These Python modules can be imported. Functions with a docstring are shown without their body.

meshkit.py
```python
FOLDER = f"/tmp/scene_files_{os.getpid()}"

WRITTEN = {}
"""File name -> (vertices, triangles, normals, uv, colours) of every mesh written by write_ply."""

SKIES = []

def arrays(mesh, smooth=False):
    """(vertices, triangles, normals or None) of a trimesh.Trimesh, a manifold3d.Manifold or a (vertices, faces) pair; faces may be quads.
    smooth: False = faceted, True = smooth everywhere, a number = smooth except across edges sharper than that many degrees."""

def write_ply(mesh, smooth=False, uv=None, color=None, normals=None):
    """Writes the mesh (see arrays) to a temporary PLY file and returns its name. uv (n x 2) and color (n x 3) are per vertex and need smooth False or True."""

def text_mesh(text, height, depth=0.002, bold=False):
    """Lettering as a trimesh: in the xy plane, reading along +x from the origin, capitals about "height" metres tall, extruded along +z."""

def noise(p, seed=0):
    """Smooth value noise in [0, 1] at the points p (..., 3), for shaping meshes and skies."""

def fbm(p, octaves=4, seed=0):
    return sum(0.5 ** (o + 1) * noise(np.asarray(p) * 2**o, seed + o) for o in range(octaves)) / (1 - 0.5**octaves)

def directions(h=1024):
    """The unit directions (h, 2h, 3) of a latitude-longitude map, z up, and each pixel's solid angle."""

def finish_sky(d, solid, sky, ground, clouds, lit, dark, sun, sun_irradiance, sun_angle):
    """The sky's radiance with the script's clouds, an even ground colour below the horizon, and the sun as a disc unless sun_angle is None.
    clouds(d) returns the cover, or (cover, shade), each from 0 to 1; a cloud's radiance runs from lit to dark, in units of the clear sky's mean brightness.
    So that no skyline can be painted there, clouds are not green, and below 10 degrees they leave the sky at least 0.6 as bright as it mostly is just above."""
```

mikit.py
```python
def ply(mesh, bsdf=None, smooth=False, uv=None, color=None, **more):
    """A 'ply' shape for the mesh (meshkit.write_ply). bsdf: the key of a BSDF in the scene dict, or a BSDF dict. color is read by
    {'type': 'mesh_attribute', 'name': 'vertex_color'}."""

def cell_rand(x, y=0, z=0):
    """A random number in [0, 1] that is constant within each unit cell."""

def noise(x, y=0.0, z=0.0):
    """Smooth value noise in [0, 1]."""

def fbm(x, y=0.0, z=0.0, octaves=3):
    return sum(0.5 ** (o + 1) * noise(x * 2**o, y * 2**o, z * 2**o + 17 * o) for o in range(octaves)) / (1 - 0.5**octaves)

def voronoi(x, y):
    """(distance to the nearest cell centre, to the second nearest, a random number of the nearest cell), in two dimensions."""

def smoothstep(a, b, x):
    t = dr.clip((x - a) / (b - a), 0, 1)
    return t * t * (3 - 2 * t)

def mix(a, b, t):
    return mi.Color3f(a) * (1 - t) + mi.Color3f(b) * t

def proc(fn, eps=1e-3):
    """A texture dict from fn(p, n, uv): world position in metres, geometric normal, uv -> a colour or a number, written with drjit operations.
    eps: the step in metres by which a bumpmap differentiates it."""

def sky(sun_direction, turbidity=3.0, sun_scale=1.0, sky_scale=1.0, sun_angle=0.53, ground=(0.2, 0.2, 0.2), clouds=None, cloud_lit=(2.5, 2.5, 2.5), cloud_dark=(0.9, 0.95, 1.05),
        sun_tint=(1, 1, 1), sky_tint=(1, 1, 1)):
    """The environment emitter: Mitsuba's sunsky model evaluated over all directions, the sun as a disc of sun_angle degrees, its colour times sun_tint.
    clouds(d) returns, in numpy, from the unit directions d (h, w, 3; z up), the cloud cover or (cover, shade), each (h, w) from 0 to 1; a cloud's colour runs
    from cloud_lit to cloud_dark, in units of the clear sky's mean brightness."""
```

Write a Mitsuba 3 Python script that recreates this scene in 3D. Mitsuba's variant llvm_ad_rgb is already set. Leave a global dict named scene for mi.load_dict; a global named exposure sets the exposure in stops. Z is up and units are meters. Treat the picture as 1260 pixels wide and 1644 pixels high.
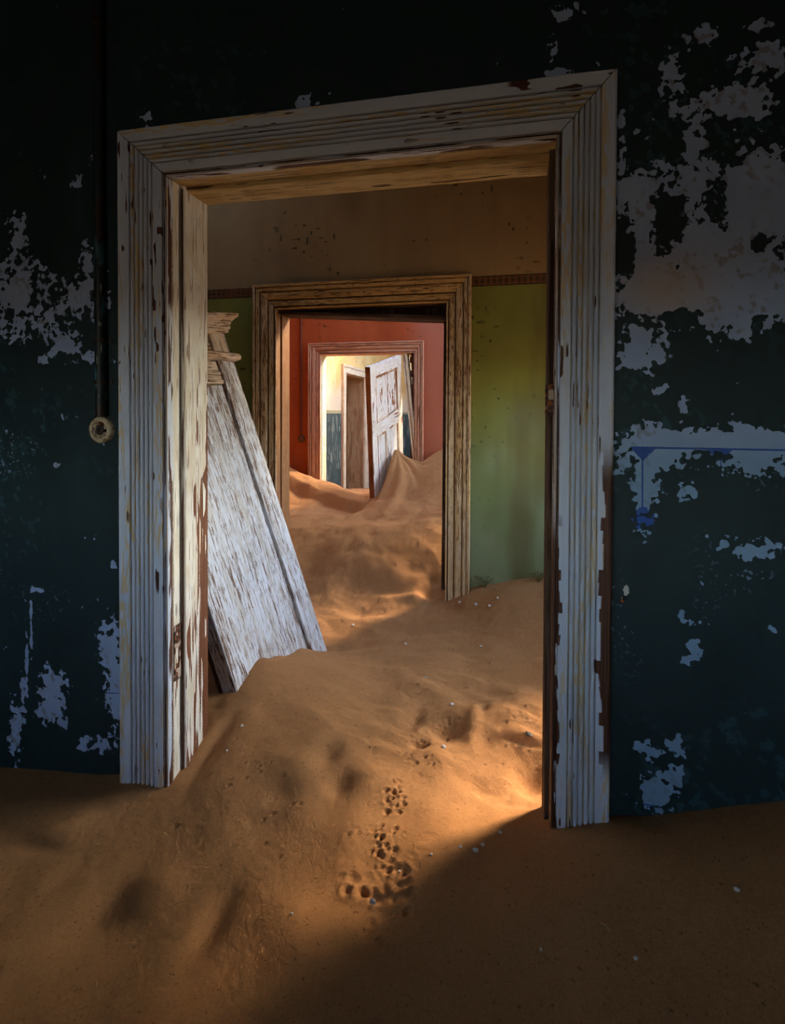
import math, numpy as np, trimesh, shapely.geometry as sg
from scipy.interpolate import RBFInterpolator
import mitsuba as mi, drjit as dr, mikit, meshkit
from mikit import noise, fbm, smoothstep, mix, proc
T = mi.ScalarTransform4f
rng = np.random.default_rng(7)

# ------------------------------------------------------------------ camera, light, exposure
exposure = 5.95
EYE = 1.55
yaw, pitch, roll, F_PX = 0.2248, 0.0176, 0.0043, 900.0
_F = np.array([-math.sin(yaw), math.cos(yaw), 0]); _R = np.array([math.cos(yaw), math.sin(yaw), 0]); _U = np.array([0, 0, 1.0])
_F, _U = _F * math.cos(pitch) - _U * math.sin(pitch), _U * math.cos(pitch) + _F * math.sin(pitch)
_R, _U = _R * math.cos(roll) + _U * math.sin(roll), _U * math.cos(roll) - _R * math.sin(roll)
scene, labels = {}, {}
scene['camera'] = {'type': 'perspective', 'fov': math.degrees(2 * math.atan(630 / F_PX)), 'fov_axis': 'x', 'near_clip': 0.02, 'far_clip': 200.0,
                   'principal_point_offset_y': (822 - 683.4) / 1644,
                   'to_world': T().look_at(origin=[0, 0, EYE], target=[_F[0], _F[1], EYE + _F[2]], up=_U.tolist())}
SUN = (1.0, 1.2, 1.05)
scene['sky'] = mikit.sky(SUN, turbidity=4.0, sun_scale=0.105, sky_scale=1.0, sun_angle=11.0, ground=(0.35, 0.25, 0.16), sun_tint=(1.0, 0.95, 0.87), sky_tint=(1.02, 0.97, 0.91))

# ------------------------------------------------------------------ layout (metres; x right, y into the house, z up)
YA, YA2 = 1.356, 1.512          # blue wall
YB, YB2 = 3.213, 3.370          # green wall
YC, YC2 = 5.606, 5.760          # red wall
YD = 10.2
XL4 = -2.378                    # left wall of the end room
D1 = dict(xl=-0.9254, xr=0.0746, zt=2.1846, aL=0.1497, aR=0.1277, ah=0.1361, y=YA, y2=YA2)
D2 = dict(xl=-1.4600, xr=-0.4197, zt=2.1959, aL=0.1522, aR=0.1433, ah=0.1537, y=YB, y2=YB2)
D3 = dict(xl=-2.0581, xr=-1.0582, zt=2.1887, aL=0.1337, aR=0.0988, ah=0.1193, y=YC, y2=YC2)
CEIL = 3.5

# ------------------------------------------------------------------ helpers
def add(key, mesh, bsdf, smooth=False, uv=None):
    base, n = key, 0
    while key in scene:
        n += 1
        key = f'{base}_{n:03d}'
    scene[key] = mikit.ply(mesh, bsdf, smooth=smooth, uv=uv)
    return key

def say(key, label=None, category=None, group=None, kind=None):
    d = {k: v for k, v in dict(label=label, category=category, group=group, kind=kind).items() if v}
    labels[key] = d
    return key

def thing(name):
    used = {k.split('__')[0] for k in scene} | set(labels)
    key, n = name, 0
    while key in used:
        n += 1
        key = f'{name}_{n:03d}'
    labels[key] = {}
    return key

class MB:
    """Collects faceted faces with a uv in metres (v along the grain)."""
    def __init__(self):
        self.v, self.f, self.uv = [], [], []
    def poly(self, pts, uvs):
        i = len(self.v)
        self.v += [list(map(float, p)) for p in pts]
        self.uv += [list(map(float, q)) for q in uvs]
        for k in range(1, len(pts) - 1):
            self.f.append([i, i + k, i + k + 1])
    def prism(self, prof, O, A, B, L, z0, z1, u0=0.0, v0=0.0, caps=True):
        """prof: closed polygon [(s,t)], counter-clockwise seen against L when (A,B,L) is right-handed. z0, z1: numbers or functions of (s,t)."""
        O, A, B, L = (np.asarray(q, float) for q in (O, A, B, L))
        if np.dot(np.cross(A, B), L) < 0:
            prof = [tuple(p) for p in prof][::-1]
        if sum(a[0] * b[1] - b[0] * a[1] for a, b in zip(prof, list(prof[1:]) + [prof[0]])) < 0:
            prof = list(prof)[::-1]
            flip = True
        f0 = z0 if callable(z0) else (lambda s, t: z0)
        f1 = z1 if callable(z1) else (lambda s, t: z1)
        right = np.dot(np.cross(A, B), L) > 0
        P = lambda s, t, z: O + s * A + t * B + z * L
        acc = u0
        for (s0, t0), (s1, t1) in zip(prof, list(prof[1:]) + [prof[0]]):
            d = math.hypot(s1 - s0, t1 - t0)
            q = [(s0, t0, f0(s0, t0), acc), (s1, t1, f0(s1, t1), acc + d), (s1, t1, f1(s1, t1), acc + d), (s0, t0, f1(s0, t0), acc)]
            if not right:
                q = q[::-1]
            self.poly([P(a, b, c) for a, b, c, _ in q], [(w, c + v0) for _, _, c, w in q])
            acc += d
        if caps:
            v2, fc = trimesh.creation.triangulate_polygon(sg.Polygon(prof), engine='earcut')
            for top in (0, 1):
                fz = f1 if top else f0
                i = len(self.v)
                self.v += [list(P(a, b, fz(a, b))) for a, b in v2]
                self.uv += [[u0 + a, v0 + fz(a, b) + b * 0.2] for a, b in v2]
                up = (top == 1) == right
                for t in fc:
                    c = (v2[t[1]][0] - v2[t[0]][0]) * (v2[t[2]][1] - v2[t[0]][1]) - (v2[t[1]][1] - v2[t[0]][1]) * (v2[t[2]][0] - v2[t[0]][0])
                    t = list(t) if (c > 0) == up else list(t)[::-1]
                    self.f.append([i + t[0], i + t[1], i + t[2]])
        return self
    def bar(self, O, A, B, L, w, h, length, c=0.002, u0=None, v0=None):
        """A chamfered bar: cross-section w along A, h along B, grain along L."""
        c = min(c, w * 0.3, h * 0.3)
        prof = [(c, 0), (w - c, 0), (w, c), (w, h - c), (w - c, h), (c, h), (0, h - c), (0, c)]
        return self.prism(prof, O, A, B, L, 0.0, length, rng.uniform(0, 9) if u0 is None else u0, rng.uniform(0, 9) if v0 is None else v0)
    def build(self, key, bsdf):
        m = trimesh.Trimesh(np.array(self.v), np.array(self.f), process=False)
        return add(key, m, bsdf, uv=np.array(self.uv))

def boxes(*bs):
    ms = []
    for x0, x1, y0, y1, z0, z1 in bs:
        m = trimesh.creation.box((x1 - x0, y1 - y0, z1 - z0)); m.apply_translation(((x0 + x1) / 2, (y0 + y1) / 2, (z0 + z1) / 2)); ms.append(m)
    return trimesh.util.concatenate(ms)

X, Y, Z = np.eye(3)

# ------------------------------------------------------------------ materials
def C(*c):
    return mi.Color3f(*c)

def srgb(r, g, b):
    return [((c / 255 + 0.055) / 1.055) ** 2.4 if c > 10 else c / 255 / 12.92 for c in (r, g, b)]

def mat(key, fn, rough=0.75, spec=0.3, bump=None, bscale=1.0, eps=1e-3):
    b = {'type': 'principled', 'base_color': proc(fn), 'roughness': rough, 'specular': spec}
    if bump is not None:
        b = {'type': 'bumpmap', 'arbitrary': proc(bump, eps), 'scale': bscale, 'bsdf': b}
    scene[key] = {'type': 'twosided', 'bsdf': b}

def plain(key, rgb, rough=0.8, spec=0.3, metallic=0.0):
    scene[key] = {'type': 'twosided', 'bsdf': {'type': 'principled', 'base_color': {'type': 'rgb', 'value': list(rgb)}, 'roughness': rough, 'specular': spec, 'metallic': metallic}}

def wood(paint, tint, bare, bare2, thr, ku=160., kv=7., patch=0.5, soft=0.03, extra=None, seed=0.0, groove=None):
    """Flaking paint on wood. uv in metres, v along the grain; thr = how much paint is gone (0..1)."""
    def f(p, n, uv):
        u, v = uv.x + seed, uv.y + seed * 3
        streak = fbm(u * ku, v * kv, 3.0 + seed, 3)
        blotch = fbm(u * 30, v * 5, 7.0 + seed, 3)
        keep = (1 - patch) * streak + patch * blotch
        t = thr
        if extra is not None:
            t = t + extra(p, u, v)
        paint_on = smoothstep(t - soft, t + soft, keep)
        g = noise(u * 420, v * 9, 1.0)
        w = mix(bare, bare2, g * 0.7 + 0.3 * noise(u * 90, v * 4, 5.0))
        pt = mix(paint, tint, smoothstep(0.35, 0.75, fbm(u * 45, v * 12, 9.0, 3)))
        crack = smoothstep(0.74, 0.86, noise(u * 260, v * 16, 21.0))
        pt = mix(pt, w, crack * 0.6)
        if groove is not None:                         # grooves of the moulding take the bare wood colour
            paint_on = paint_on * (1 - .9 * smoothstep(groove[0], groove[1], YB - p.y))
        return mix(w, pt, paint_on)
    return f

# blue room plaster: dark paint flaked off a pale layer; blobs (x, z, rx, rz, amount) in metres on the wall
BLOBS = [(0.376, 2.385, 0.032, 0.02, 0.9), (0.51, 2.315, 0.055, 0.029, 0.9), (0.489, 2.385, 0.024, 0.016, 0.8), (0.318, 2.301, 0.025, 0.038, 0.9), (0.409, 2.232, 0.08, 0.032, 1.0), (0.466, 2.225, 0.031, 0.035, 0.9), (0.363, 2.148, 0.02, 0.035, 0.9), (0.362, 2.056, 0.074, 0.057, 1.05), (0.501, 2.057, 0.066, 0.066, 1.2), (0.507, 1.964, 0.057, 0.074, 1.2), (0.376, 1.912, 0.074, 0.074, 1.2), (0.262, 1.968, 0.023, 0.09, 1.1), (0.275, 1.828, 0.059, 0.047, 1.2), (0.414, 1.835, 0.138, 0.057, 1.3), (0.253, 2.065, 0.034, 0.019, 0.9), (0.497, 1.805, 0.055, 0.04, 0.9), (0.248, 1.701, 0.03, 0.05, 1.0), (0.298, 1.688, 0.021, 0.036, 0.8), (0.41, 1.768, 0.03, 0.041, 0.9), (0.465, 1.732, 0.024, 0.019, 0.8), (0.304, 1.619, 0.026, 0.019, 0.5), (0.355, 1.577, 0.013, 0.019, 0.6), (0.234, 2.067, 0.026, 0.031, 0.7), (0.322, 1.987, 0.033, 0.055, -1.1), (0.412, 2.025, 0.02, 0.054, -1.1), (0.5, 1.931, 0.024, 0.027, -0.8), (0.346, 1.773, 0.043, 0.014, -1.0), (0.235, 1.9, 0.013, 0.028, -0.7), (0.336, 1.88, 0.01, 0.011, -0.8), (0.299, 1.491, 0.051, 0.034, 1.2), (0.406, 1.495, 0.139, 0.023, 1.2), (0.51, 1.491, 0.071, 0.032, 1.1), (0.271, 1.388, 0.022, 0.087, 1.2), (0.355, 1.383, 0.02, 0.022, 0.7), (0.469, 1.439, 0.079, 0.019, 0.8), (0.222, 1.443, 0.017, 0.035, 0.8), (0.312, 1.452, 0.026, 0.022, 0.8), (0.498, 1.266, 0.06, 0.022, 0.9), (0.435, 1.274, 0.01, 0.016, 0.8), (0.381, 1.026, 0.014, 0.024, 1.0), (0.36, 1.006, 0.011, 0.01, 0.9), (0.351, 1.105, 0.01, 0.01, 0.8), (0.369, 1.099, 0.01, 0.01, 0.8), (0.393, 1.094, 0.013, 0.011, 0.8), (0.416, 1.034, 0.007, 0.008, 0.7), (0.443, 1.035, 0.007, 0.008, 0.7), (0.534, 1.093, 0.01, 0.008, 0.6), (0.274, 0.799, 0.016, 0.014, 0.8), (0.298, 0.785, 0.013, 0.014, 0.8), (0.341, 0.815, 0.017, 0.024, 0.9), (0.304, 0.702, 0.032, 0.037, 1.2), (0.347, 0.744, 0.02, 0.02, 0.9), (0.239, 0.686, 0.008, 0.009, 0.6), (0.219, 2.221, 0.011, 0.025, 0.8), (0.216, 2.131, 0.008, 0.035, 0.8), (0.214, 2.02, 0.008, 0.028, 0.7), (-0.542, 2.347, 0.024, 0.016, 1.0), (-0.68, 2.387, 0.018, 0.005, 0.7), (0.098, 2.475, 0.038, 0.017, 0.7), (0.076, 2.34, 0.03, 0.011, 0.9), (0.065, 2.395, 0.011, 0.026, 0.8), (-1.001, 2.359, 0.014, 0.027, 0.9), (-1.449, 1.887, 0.074, 0.1, 1.0), (-1.22, 1.882, 0.07, 0.053, 1.0), (-1.275, 1.752, 0.054, 0.036, 1.05), (-1.195, 1.986, 0.018, 0.038, 0.9), (-1.364, 1.919, 0.043, 0.054, 0.7), (-1.436, 2.116, 0.031, 0.025, 0.8), (-1.428, 2.052, 0.02, 0.025, 0.8), (-1.196, 1.709, 0.021, 0.014, 0.9), (-1.34, 1.712, 0.019, 0.014, 0.8), (-1.228, 2.204, 0.019, 0.016, 0.9), (-1.171, 2.257, 0.014, 0.017, 0.8), (-1.343, 1.811, 0.034, 0.029, 0.7), (-1.375, 1.902, 0.019, 0.054, -0.9), (-1.463, 1.842, 0.013, 0.022, -0.8), (-1.129, 0.891, 0.037, 0.071, 1.0), (-1.101, 0.748, 0.03, 0.08, 1.2), (-1.151, 0.61, 0.033, 0.022, 0.9), (-1.222, 0.601, 0.017, 0.029, 0.8), (-1.321, 0.763, 0.047, 0.055, 0.9), (-1.339, 0.676, 0.039, 0.026, 0.9), (-1.454, 0.608, 0.02, 0.079, 1.2), (-1.375, 1.039, 0.028, 0.007, 1.0), (-1.279, 0.655, 0.021, 0.015, 0.9), (-1.299, 1.405, 0.017, 0.007, 0.8), (-1.268, 1.542, 0.034, 0.009, 0.8), (-1.114, 1.131, 0.012, 0.014, 0.7), (-1.394, 0.92, 0.005, 0.074, 1.0), (-1.41, 0.808, 0.006, 0.074, 1.0), (-1.426, 0.732, 0.008, 0.056, 1.0)]
def gone(p):
    x, z = p.x, p.z
    f = mi.Float(0)
    for bx, bz, rx, rz, a in BLOBS:
        f += a * dr.exp(-(dr.square((x - bx) / rx) + dr.square((z - bz) / rz)) * 0.9)
    f = dr.minimum(f, 1.2)
    n = fbm(x * 20, z * 20, 0.5, 3)
    xr, zr = x * 0.8 + z * 0.6, z * 0.8 - x * 0.6
    n2 = fbm(xr * 85, zr * 85, 2.0, 3)
    return f + (n - 0.5) * 1.1 + (n2 - 0.5) * (0.8 + 1.3 * smoothstep(0.03, 0.35, f) * smoothstep(1.0, 0.6, f))
def seg(x, z, x0, z0, x1, z1, w):
    dx, dz = x1 - x0, z1 - z0
    t = dr.clip(((x - x0) * dx + (z - z0) * dz) / (dx * dx + dz * dz), 0, 1)
    d = dr.sqrt(dr.square(x - x0 - t * dx) + dr.square(z - z0 - t * dz))
    return dr.select(d < w, mi.Float(1), 0)
def blue_wall(p, n, uv):
    x, z = p.x, p.z
    g = gone(p)
    bare = smoothstep(0.47, 0.50, g)
    speck = smoothstep(0.81, 0.84, noise(x * 130 + z * 90, z * 130 - x * 90, 4.0)) * smoothstep(0.64, 0.76, fbm(x * 5, z * 5, 8.0, 2)) * smoothstep(2.2, 1.9, z) * smoothstep(0.9, 1.2, z)
    bare = dr.maximum(bare, speck * 0.5)
    paint = mix((0.009, 0.023, 0.029), (0.016, 0.038, 0.044), fbm(x * 9, z * 5, 1.0, 3))
    paint = mix(paint, (0.03, 0.10, 0.13), smoothstep(0.60, 0.74, fbm(x * 50 + z * 30, z * 40 - x * 20, 6.0, 3)) * smoothstep(0.5, 0.7, fbm(x * 4, z * 4, 12.0, 2)) * 0.5)
    plaster = mix((0.29, 0.39, 0.62), (0.38, 0.48, 0.69), fbm(x * 12, z * 12, 3.0, 3))
    plaster = mix(plaster, (0.20, 0.15, 0.12), smoothstep(0.60, 0.74, fbm(x * 70 + z * 30, z * 60 - x * 20, 5.0, 3)) * smoothstep(0.4, 0.6, fbm(x * 6, z * 6, 3.0, 2)) * 0.55)
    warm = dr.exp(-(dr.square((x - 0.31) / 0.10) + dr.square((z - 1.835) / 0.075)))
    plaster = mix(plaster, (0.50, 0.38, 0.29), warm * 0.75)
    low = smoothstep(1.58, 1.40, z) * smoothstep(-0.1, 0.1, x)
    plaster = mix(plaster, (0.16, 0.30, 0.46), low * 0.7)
    b = mi.Float(0)
    for s in STENCIL:
        b = dr.maximum(b, seg(x, z, *s))
    plaster = mix(plaster, (0.012, 0.06, 0.34), b * 0.9)
    edge = smoothstep(0.40, 0.46, g) * (1 - bare)
    return mix(mix(paint, (0.006, 0.012, 0.016), edge * 0.5), plaster, bare)
def blue_bump(p, n, uv):
    return -smoothstep(0.44, 0.50, gone(p)) * 0.0012 + noise(p.x * 240, p.z * 240, 1.0) * 0.0007
STENCIL = [(0.244, 1.481, 0.569, 1.48, 0.0022), (0.268, 1.461, 0.269, 1.341, 0.0018), (0.428, 1.457, 0.429, 1.386, 0.0012), (0.248, 1.478, 0.292, 1.479, 0.003), (0.404, 1.478, 0.448, 1.479, 0.003), (0.252, 1.474, 0.288, 1.474, 0.003), (0.408, 1.474, 0.444, 1.475, 0.003), (0.256, 1.469, 0.284, 1.47, 0.003), (0.413, 1.47, 0.44, 1.471, 0.003), (0.26, 1.464, 0.279, 1.465, 0.003), (0.417, 1.466, 0.436, 1.467, 0.003), (0.264, 1.46, 0.275, 1.46, 0.003), (0.421, 1.462, 0.432, 1.463, 0.003), (0.268, 1.455, 0.27, 1.455, 0.003), (0.425, 1.458, 0.428, 1.458, 0.003), (0.25, 1.329, 0.291, 1.331, 0.0045), (0.25, 1.322, 0.291, 1.324, 0.0045), (0.25, 1.315, 0.292, 1.317, 0.0045), (0.25, 1.308, 0.292, 1.31, 0.0045), (0.25, 1.301, 0.292, 1.303, 0.0045), (0.257, 1.336, 0.284, 1.337, 0.004), (0.265, 1.342, 0.276, 1.343, 0.004), (0.275, 0.67, 0.315, 0.667, 0.002), (0.265, 0.679, 0.275, 0.667, 0.006), (-1.161, 0.759, -1.099, 0.765, 0.0015), (-1.151, 0.639, -1.09, 0.645, 0.0015)]

def sand_col(p, n, uv):
    s = noise(p.x * 420, p.y * 420, p.z * 420)
    s2 = fbm(p.x * 60, p.y * 60, p.z * 60, 3)
    big = fbm(p.x * 2.2, p.y * 2.2, 5.0, 3)
    c = mix((0.330, 0.155, 0.062), (0.480, 0.240, 0.105), s * 0.6 + s2 * 0.25 + big * 0.15)
    dark = smoothstep(0.82, 0.92, noise(p.x * 280, p.y * 280, 3.0 + p.z * 280))
    return mix(c, (0.14, 0.055, 0.02), dark * 0.65)
def sand_bump(p, n, uv):
    return noise(p.x * 330, p.y * 330, p.z * 330) * 0.0011 + fbm(p.x * 90, p.y * 90, 2.0, 2) * 0.0015

def stains(p, base, dark, light, a, k=3.0):
    f = fbm(a * k, p.z * k * 0.8, 2.0, 4)
    c = mix(base, dark, smoothstep(0.5, 0.78, f) * 0.6)
    c = mix(c, light, smoothstep(0.55, 0.8, fbm(a * k * 2.3, p.z * k * 1.1, 9.0, 3)) * 0.4)
    drip = noise(a * 55, p.z * 2.2, 4.0) * noise(a * 14, p.z * 1.1, 6.0)
    c = mix(c, dark, drip * 0.35)
    spot = smoothstep(0.85, 0.92, noise(a * 41, p.z * 37, 8.0)) * smoothstep(0.5, 0.65, fbm(a * 5, p.z * 5, 3.0, 2))
    return mix(c, (0.02, 0.02, 0.01), spot * 0.75)
def green_wall(p, n, uv):
    g = stains(p, (0.22, 0.205, 0.038), (0.15, 0.125, 0.026), (0.25, 0.265, 0.065), p.x)
    low = smoothstep(1.75, 1.15, p.z + (fbm(p.x * 3, p.z * 3, 1.0, 2) - 0.5) * 0.4)
    g = mix(g, (0.140, 0.172, 0.072), low * 0.8)
    g = mix(g, (0.26, 0.29, 0.17), smoothstep(.45, .75, fbm(p.x * 3.1, p.z * 2.6, 14.0, 3)) * .55 * smoothstep(1.75, 1.5, p.z))
    g = mix(g, (0.12, 0.085, 0.03), smoothstep(.45, .85, fbm(p.x * 8, p.z * 1.6, 2.0, 3)) * .6)
    t = stains(p, (0.33, 0.195, 0.080), (0.23, 0.13, 0.055), (0.37, 0.23, 0.10), p.x)
    return mix(g, t, smoothstep(2.286, 2.290, p.z))
def frieze(p, n, uv):
    w = 0.0335
    a = p.x / w
    i = dr.floor(a); fx = a - i - 0.5; fz = (p.z - 2.312) / 0.029
    d = dr.square(fx / 0.36) + dr.square(fz / 0.55)
    ring = smoothstep(1.0, 0.8, d) * smoothstep(0.0, 0.25, dr.abs(d - 0.45))
    bars = smoothstep(0.70, 0.78, dr.abs(fz)) * smoothstep(0.42, 0.36, dr.abs(fx))
    m = dr.maximum(ring, bars) * smoothstep(0.2, 0.6, fbm(p.x * 9, p.z * 9, 3.0, 2) + 0.1)
    return mix(mix((0.17, 0.062, 0.020), (0.13, 0.05, 0.02), fbm(p.x * 20, p.z * 20, 1.0, 2)), (0.022, 0.022, 0.014), m * 0.85)
def red_wall(p, n, uv):
    c = stains(p, (0.40, 0.080, 0.022), (0.28, 0.052, 0.014), (0.46, 0.12, 0.04), p.x)
    lit_right = smoothstep(-1.3, -0.85, p.x + (fbm(p.x * 4, p.z * 4, 3.0, 2) - 0.5) * 0.3)  # pinkish light on the right of the wall, put into its colour
    return mix(c, (0.42, 0.15, 0.095), lit_right * 0.75)
def end_wall(p, n, uv):
    a = p.x + p.y
    up = stains(p, (0.72, 0.50, 0.20), (0.60, 0.38, 0.12), (0.74, 0.62, 0.40), a)
    up = mix(up, (0.66, 0.62, 0.52), smoothstep(2.15, 1.75, p.z + (fbm(a * 3, p.z * 3, 3.0, 2) - 0.5) * 0.3) * 0.7)
    lo = mix((0.035, 0.060, 0.062), (0.085, 0.115, 0.105), fbm(a * 6, p.z * 4, 2.0, 4))
    lo = mix(lo, (0.25, 0.27, 0.24), smoothstep(0.72, 0.8, noise(a * 30, p.z * 8, 4.0)) * 0.6)
    band = mix((0.42, 0.38, 0.22), (0.34, 0.30, 0.17), fbm(a * 20, p.z * 20, 2.0, 2))
    c = mix(lo, band, smoothstep(1.575, 1.580, p.z))
    return mix(c, up, smoothstep(1.615, 1.620, p.z))
def dull(rgb, rgb2, k=3.0):
    return lambda p, n, uv: mix(rgb, rgb2, fbm(p.x * k, p.y * k, p.z * k, 3))

mat('m_sand', sand_col, 0.95, 0.1, sand_bump, 1.0, 1.5e-3)
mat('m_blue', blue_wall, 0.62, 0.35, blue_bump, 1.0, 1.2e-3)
mat('m_green', green_wall, 0.85, 0.2)
mat('m_frieze', frieze, 0.85, 0.2)
mat('m_red', red_wall, 0.85, 0.2)
mat('m_end', end_wall, 0.85, 0.2)
mat('m_plaster', dull((0.30, 0.24, 0.16), (0.22, 0.17, 0.11)), 0.9, 0.2)
mat('m_dim', dull((0.035, 0.045, 0.05), (0.022, 0.03, 0.034)), 0.8, 0.2)
mat('m_ochre', dull((0.70, 0.34, 0.06), (0.60, 0.26, 0.05)), 0.9, 0.2)

BR, BR2 = (0.115, 0.040, 0.018), (0.045, 0.016, 0.008)
def front_extra(p, u, v):
    # the right-hand casing of the near doorway has lost its paint along both edges, low down
    xe = 0.0746 + 0.1277 - p.x
    jag = (mikit.cell_rand(p.z * 34, 3.0) - 0.5) * 0.016 + (noise(p.z * 9, 9.0) - 0.4) * 0.016
    o = smoothstep(0.024 + jag, 0.020 + jag, xe) * smoothstep(1.52, 1.40, p.z) * smoothstep(0.72, 0.80, p.z)
    xi = p.x - 0.0746
    jag2 = (mikit.cell_rand(p.z * 40, 13.0) - 0.5) * 0.012 + (noise(p.z * 11, 5.0) - 0.5) * 0.012
    i = smoothstep(0.016 + jag2, 0.013 + jag2, dr.abs(xi)) * smoothstep(1.36, 1.25, p.z)
    return dr.maximum(o, i) * 1.0
def front_paint(seed, warm):
    def f(p, n, uv):
        u, v = uv.x + seed, uv.y
        d = YA - p.y                                   # how far proud of the wall: the grooves hold old ochre paint and dirt
        groove = smoothstep(.0262, .0215, d) * smoothstep(.0195, .0202, d)
        pt = mix((0.50, 0.58, 0.74), (0.66, 0.71, 0.81), fbm(u * 60, v * 4, 3.0 + seed, 3))
        och = smoothstep(0.51, 0.66, fbm(u * 34, v * 3.2, 9.0 + seed, 4)) * smoothstep(.35, .62, noise(u * 260, v * 42, 4.0))
        pt = mix(pt, (0.62, 0.46, 0.22), dr.minimum(och * .8 + warm * .3, 1))
        gl = noise(u * 40, v * 9, 6.0 + seed)
        pt = mix(pt, mix((0.40, 0.25, 0.09), (0.16, 0.10, 0.06), smoothstep(.3, .7, gl)), groove * (.45 + .4 * noise(u * 20, v * 14, 8.0)))
        nick = smoothstep(0.80, 0.84, noise(u * 150, v * 26, 13.0)) * smoothstep(.55, .66, fbm(u * 12, v * 6, 2.0, 2))
        w = mix(BR, BR2, noise(u * 420, v * 9, 1.0))
        lost = dr.maximum(nick, front_extra(p, u, v))
        inner = smoothstep(.0185, .0160, d) * smoothstep(.42, .52, fbm(u * 60, v * 9, 5.0, 3))
        return mix(pt, w, dr.maximum(lost, inner))
    return f
mat('m_front', front_paint(0.0, 0.0), 0.6, 0.35)
mat('m_front_head', front_paint(5.0, 0.5), 0.6, 0.35)
mat('m_bead', wood((0.36, 0.35, 0.36), (0.30, 0.24, 0.17), BR, BR2, 0.47, 120, 9, 0.7, 0.02, seed=2.0), 0.6, 0.35)
def jamb_extra(p, u, v):
    edge = smoothstep(1.494, 1.506, p.y + (noise(p.z * 22, 4.0) - 0.5) * 0.03) * smoothstep(1.9, 1.5, p.z)
    return smoothstep(1.5, 1.0, p.z) * smoothstep(1.385, 1.41, p.y) * 0.25 + edge * 0.5
mat('m_jamb', wood((0.82, 0.79, 0.72), (0.72, 0.65, 0.53), (0.24, 0.085, 0.035), (0.10, 0.035, 0.018), 0.27, 130, 5, 0.6, 0.010, jamb_extra, 1.0), 0.6, 0.35)
mat('m_jamb_bare', wood((0.40, 0.36, 0.30), (0.30, 0.24, 0.17), (0.13, 0.050, 0.022), (0.05, 0.019, 0.010), 0.55, 150, 6, 0.6, 0.012, None, 4.0), 0.65, 0.3)
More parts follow.
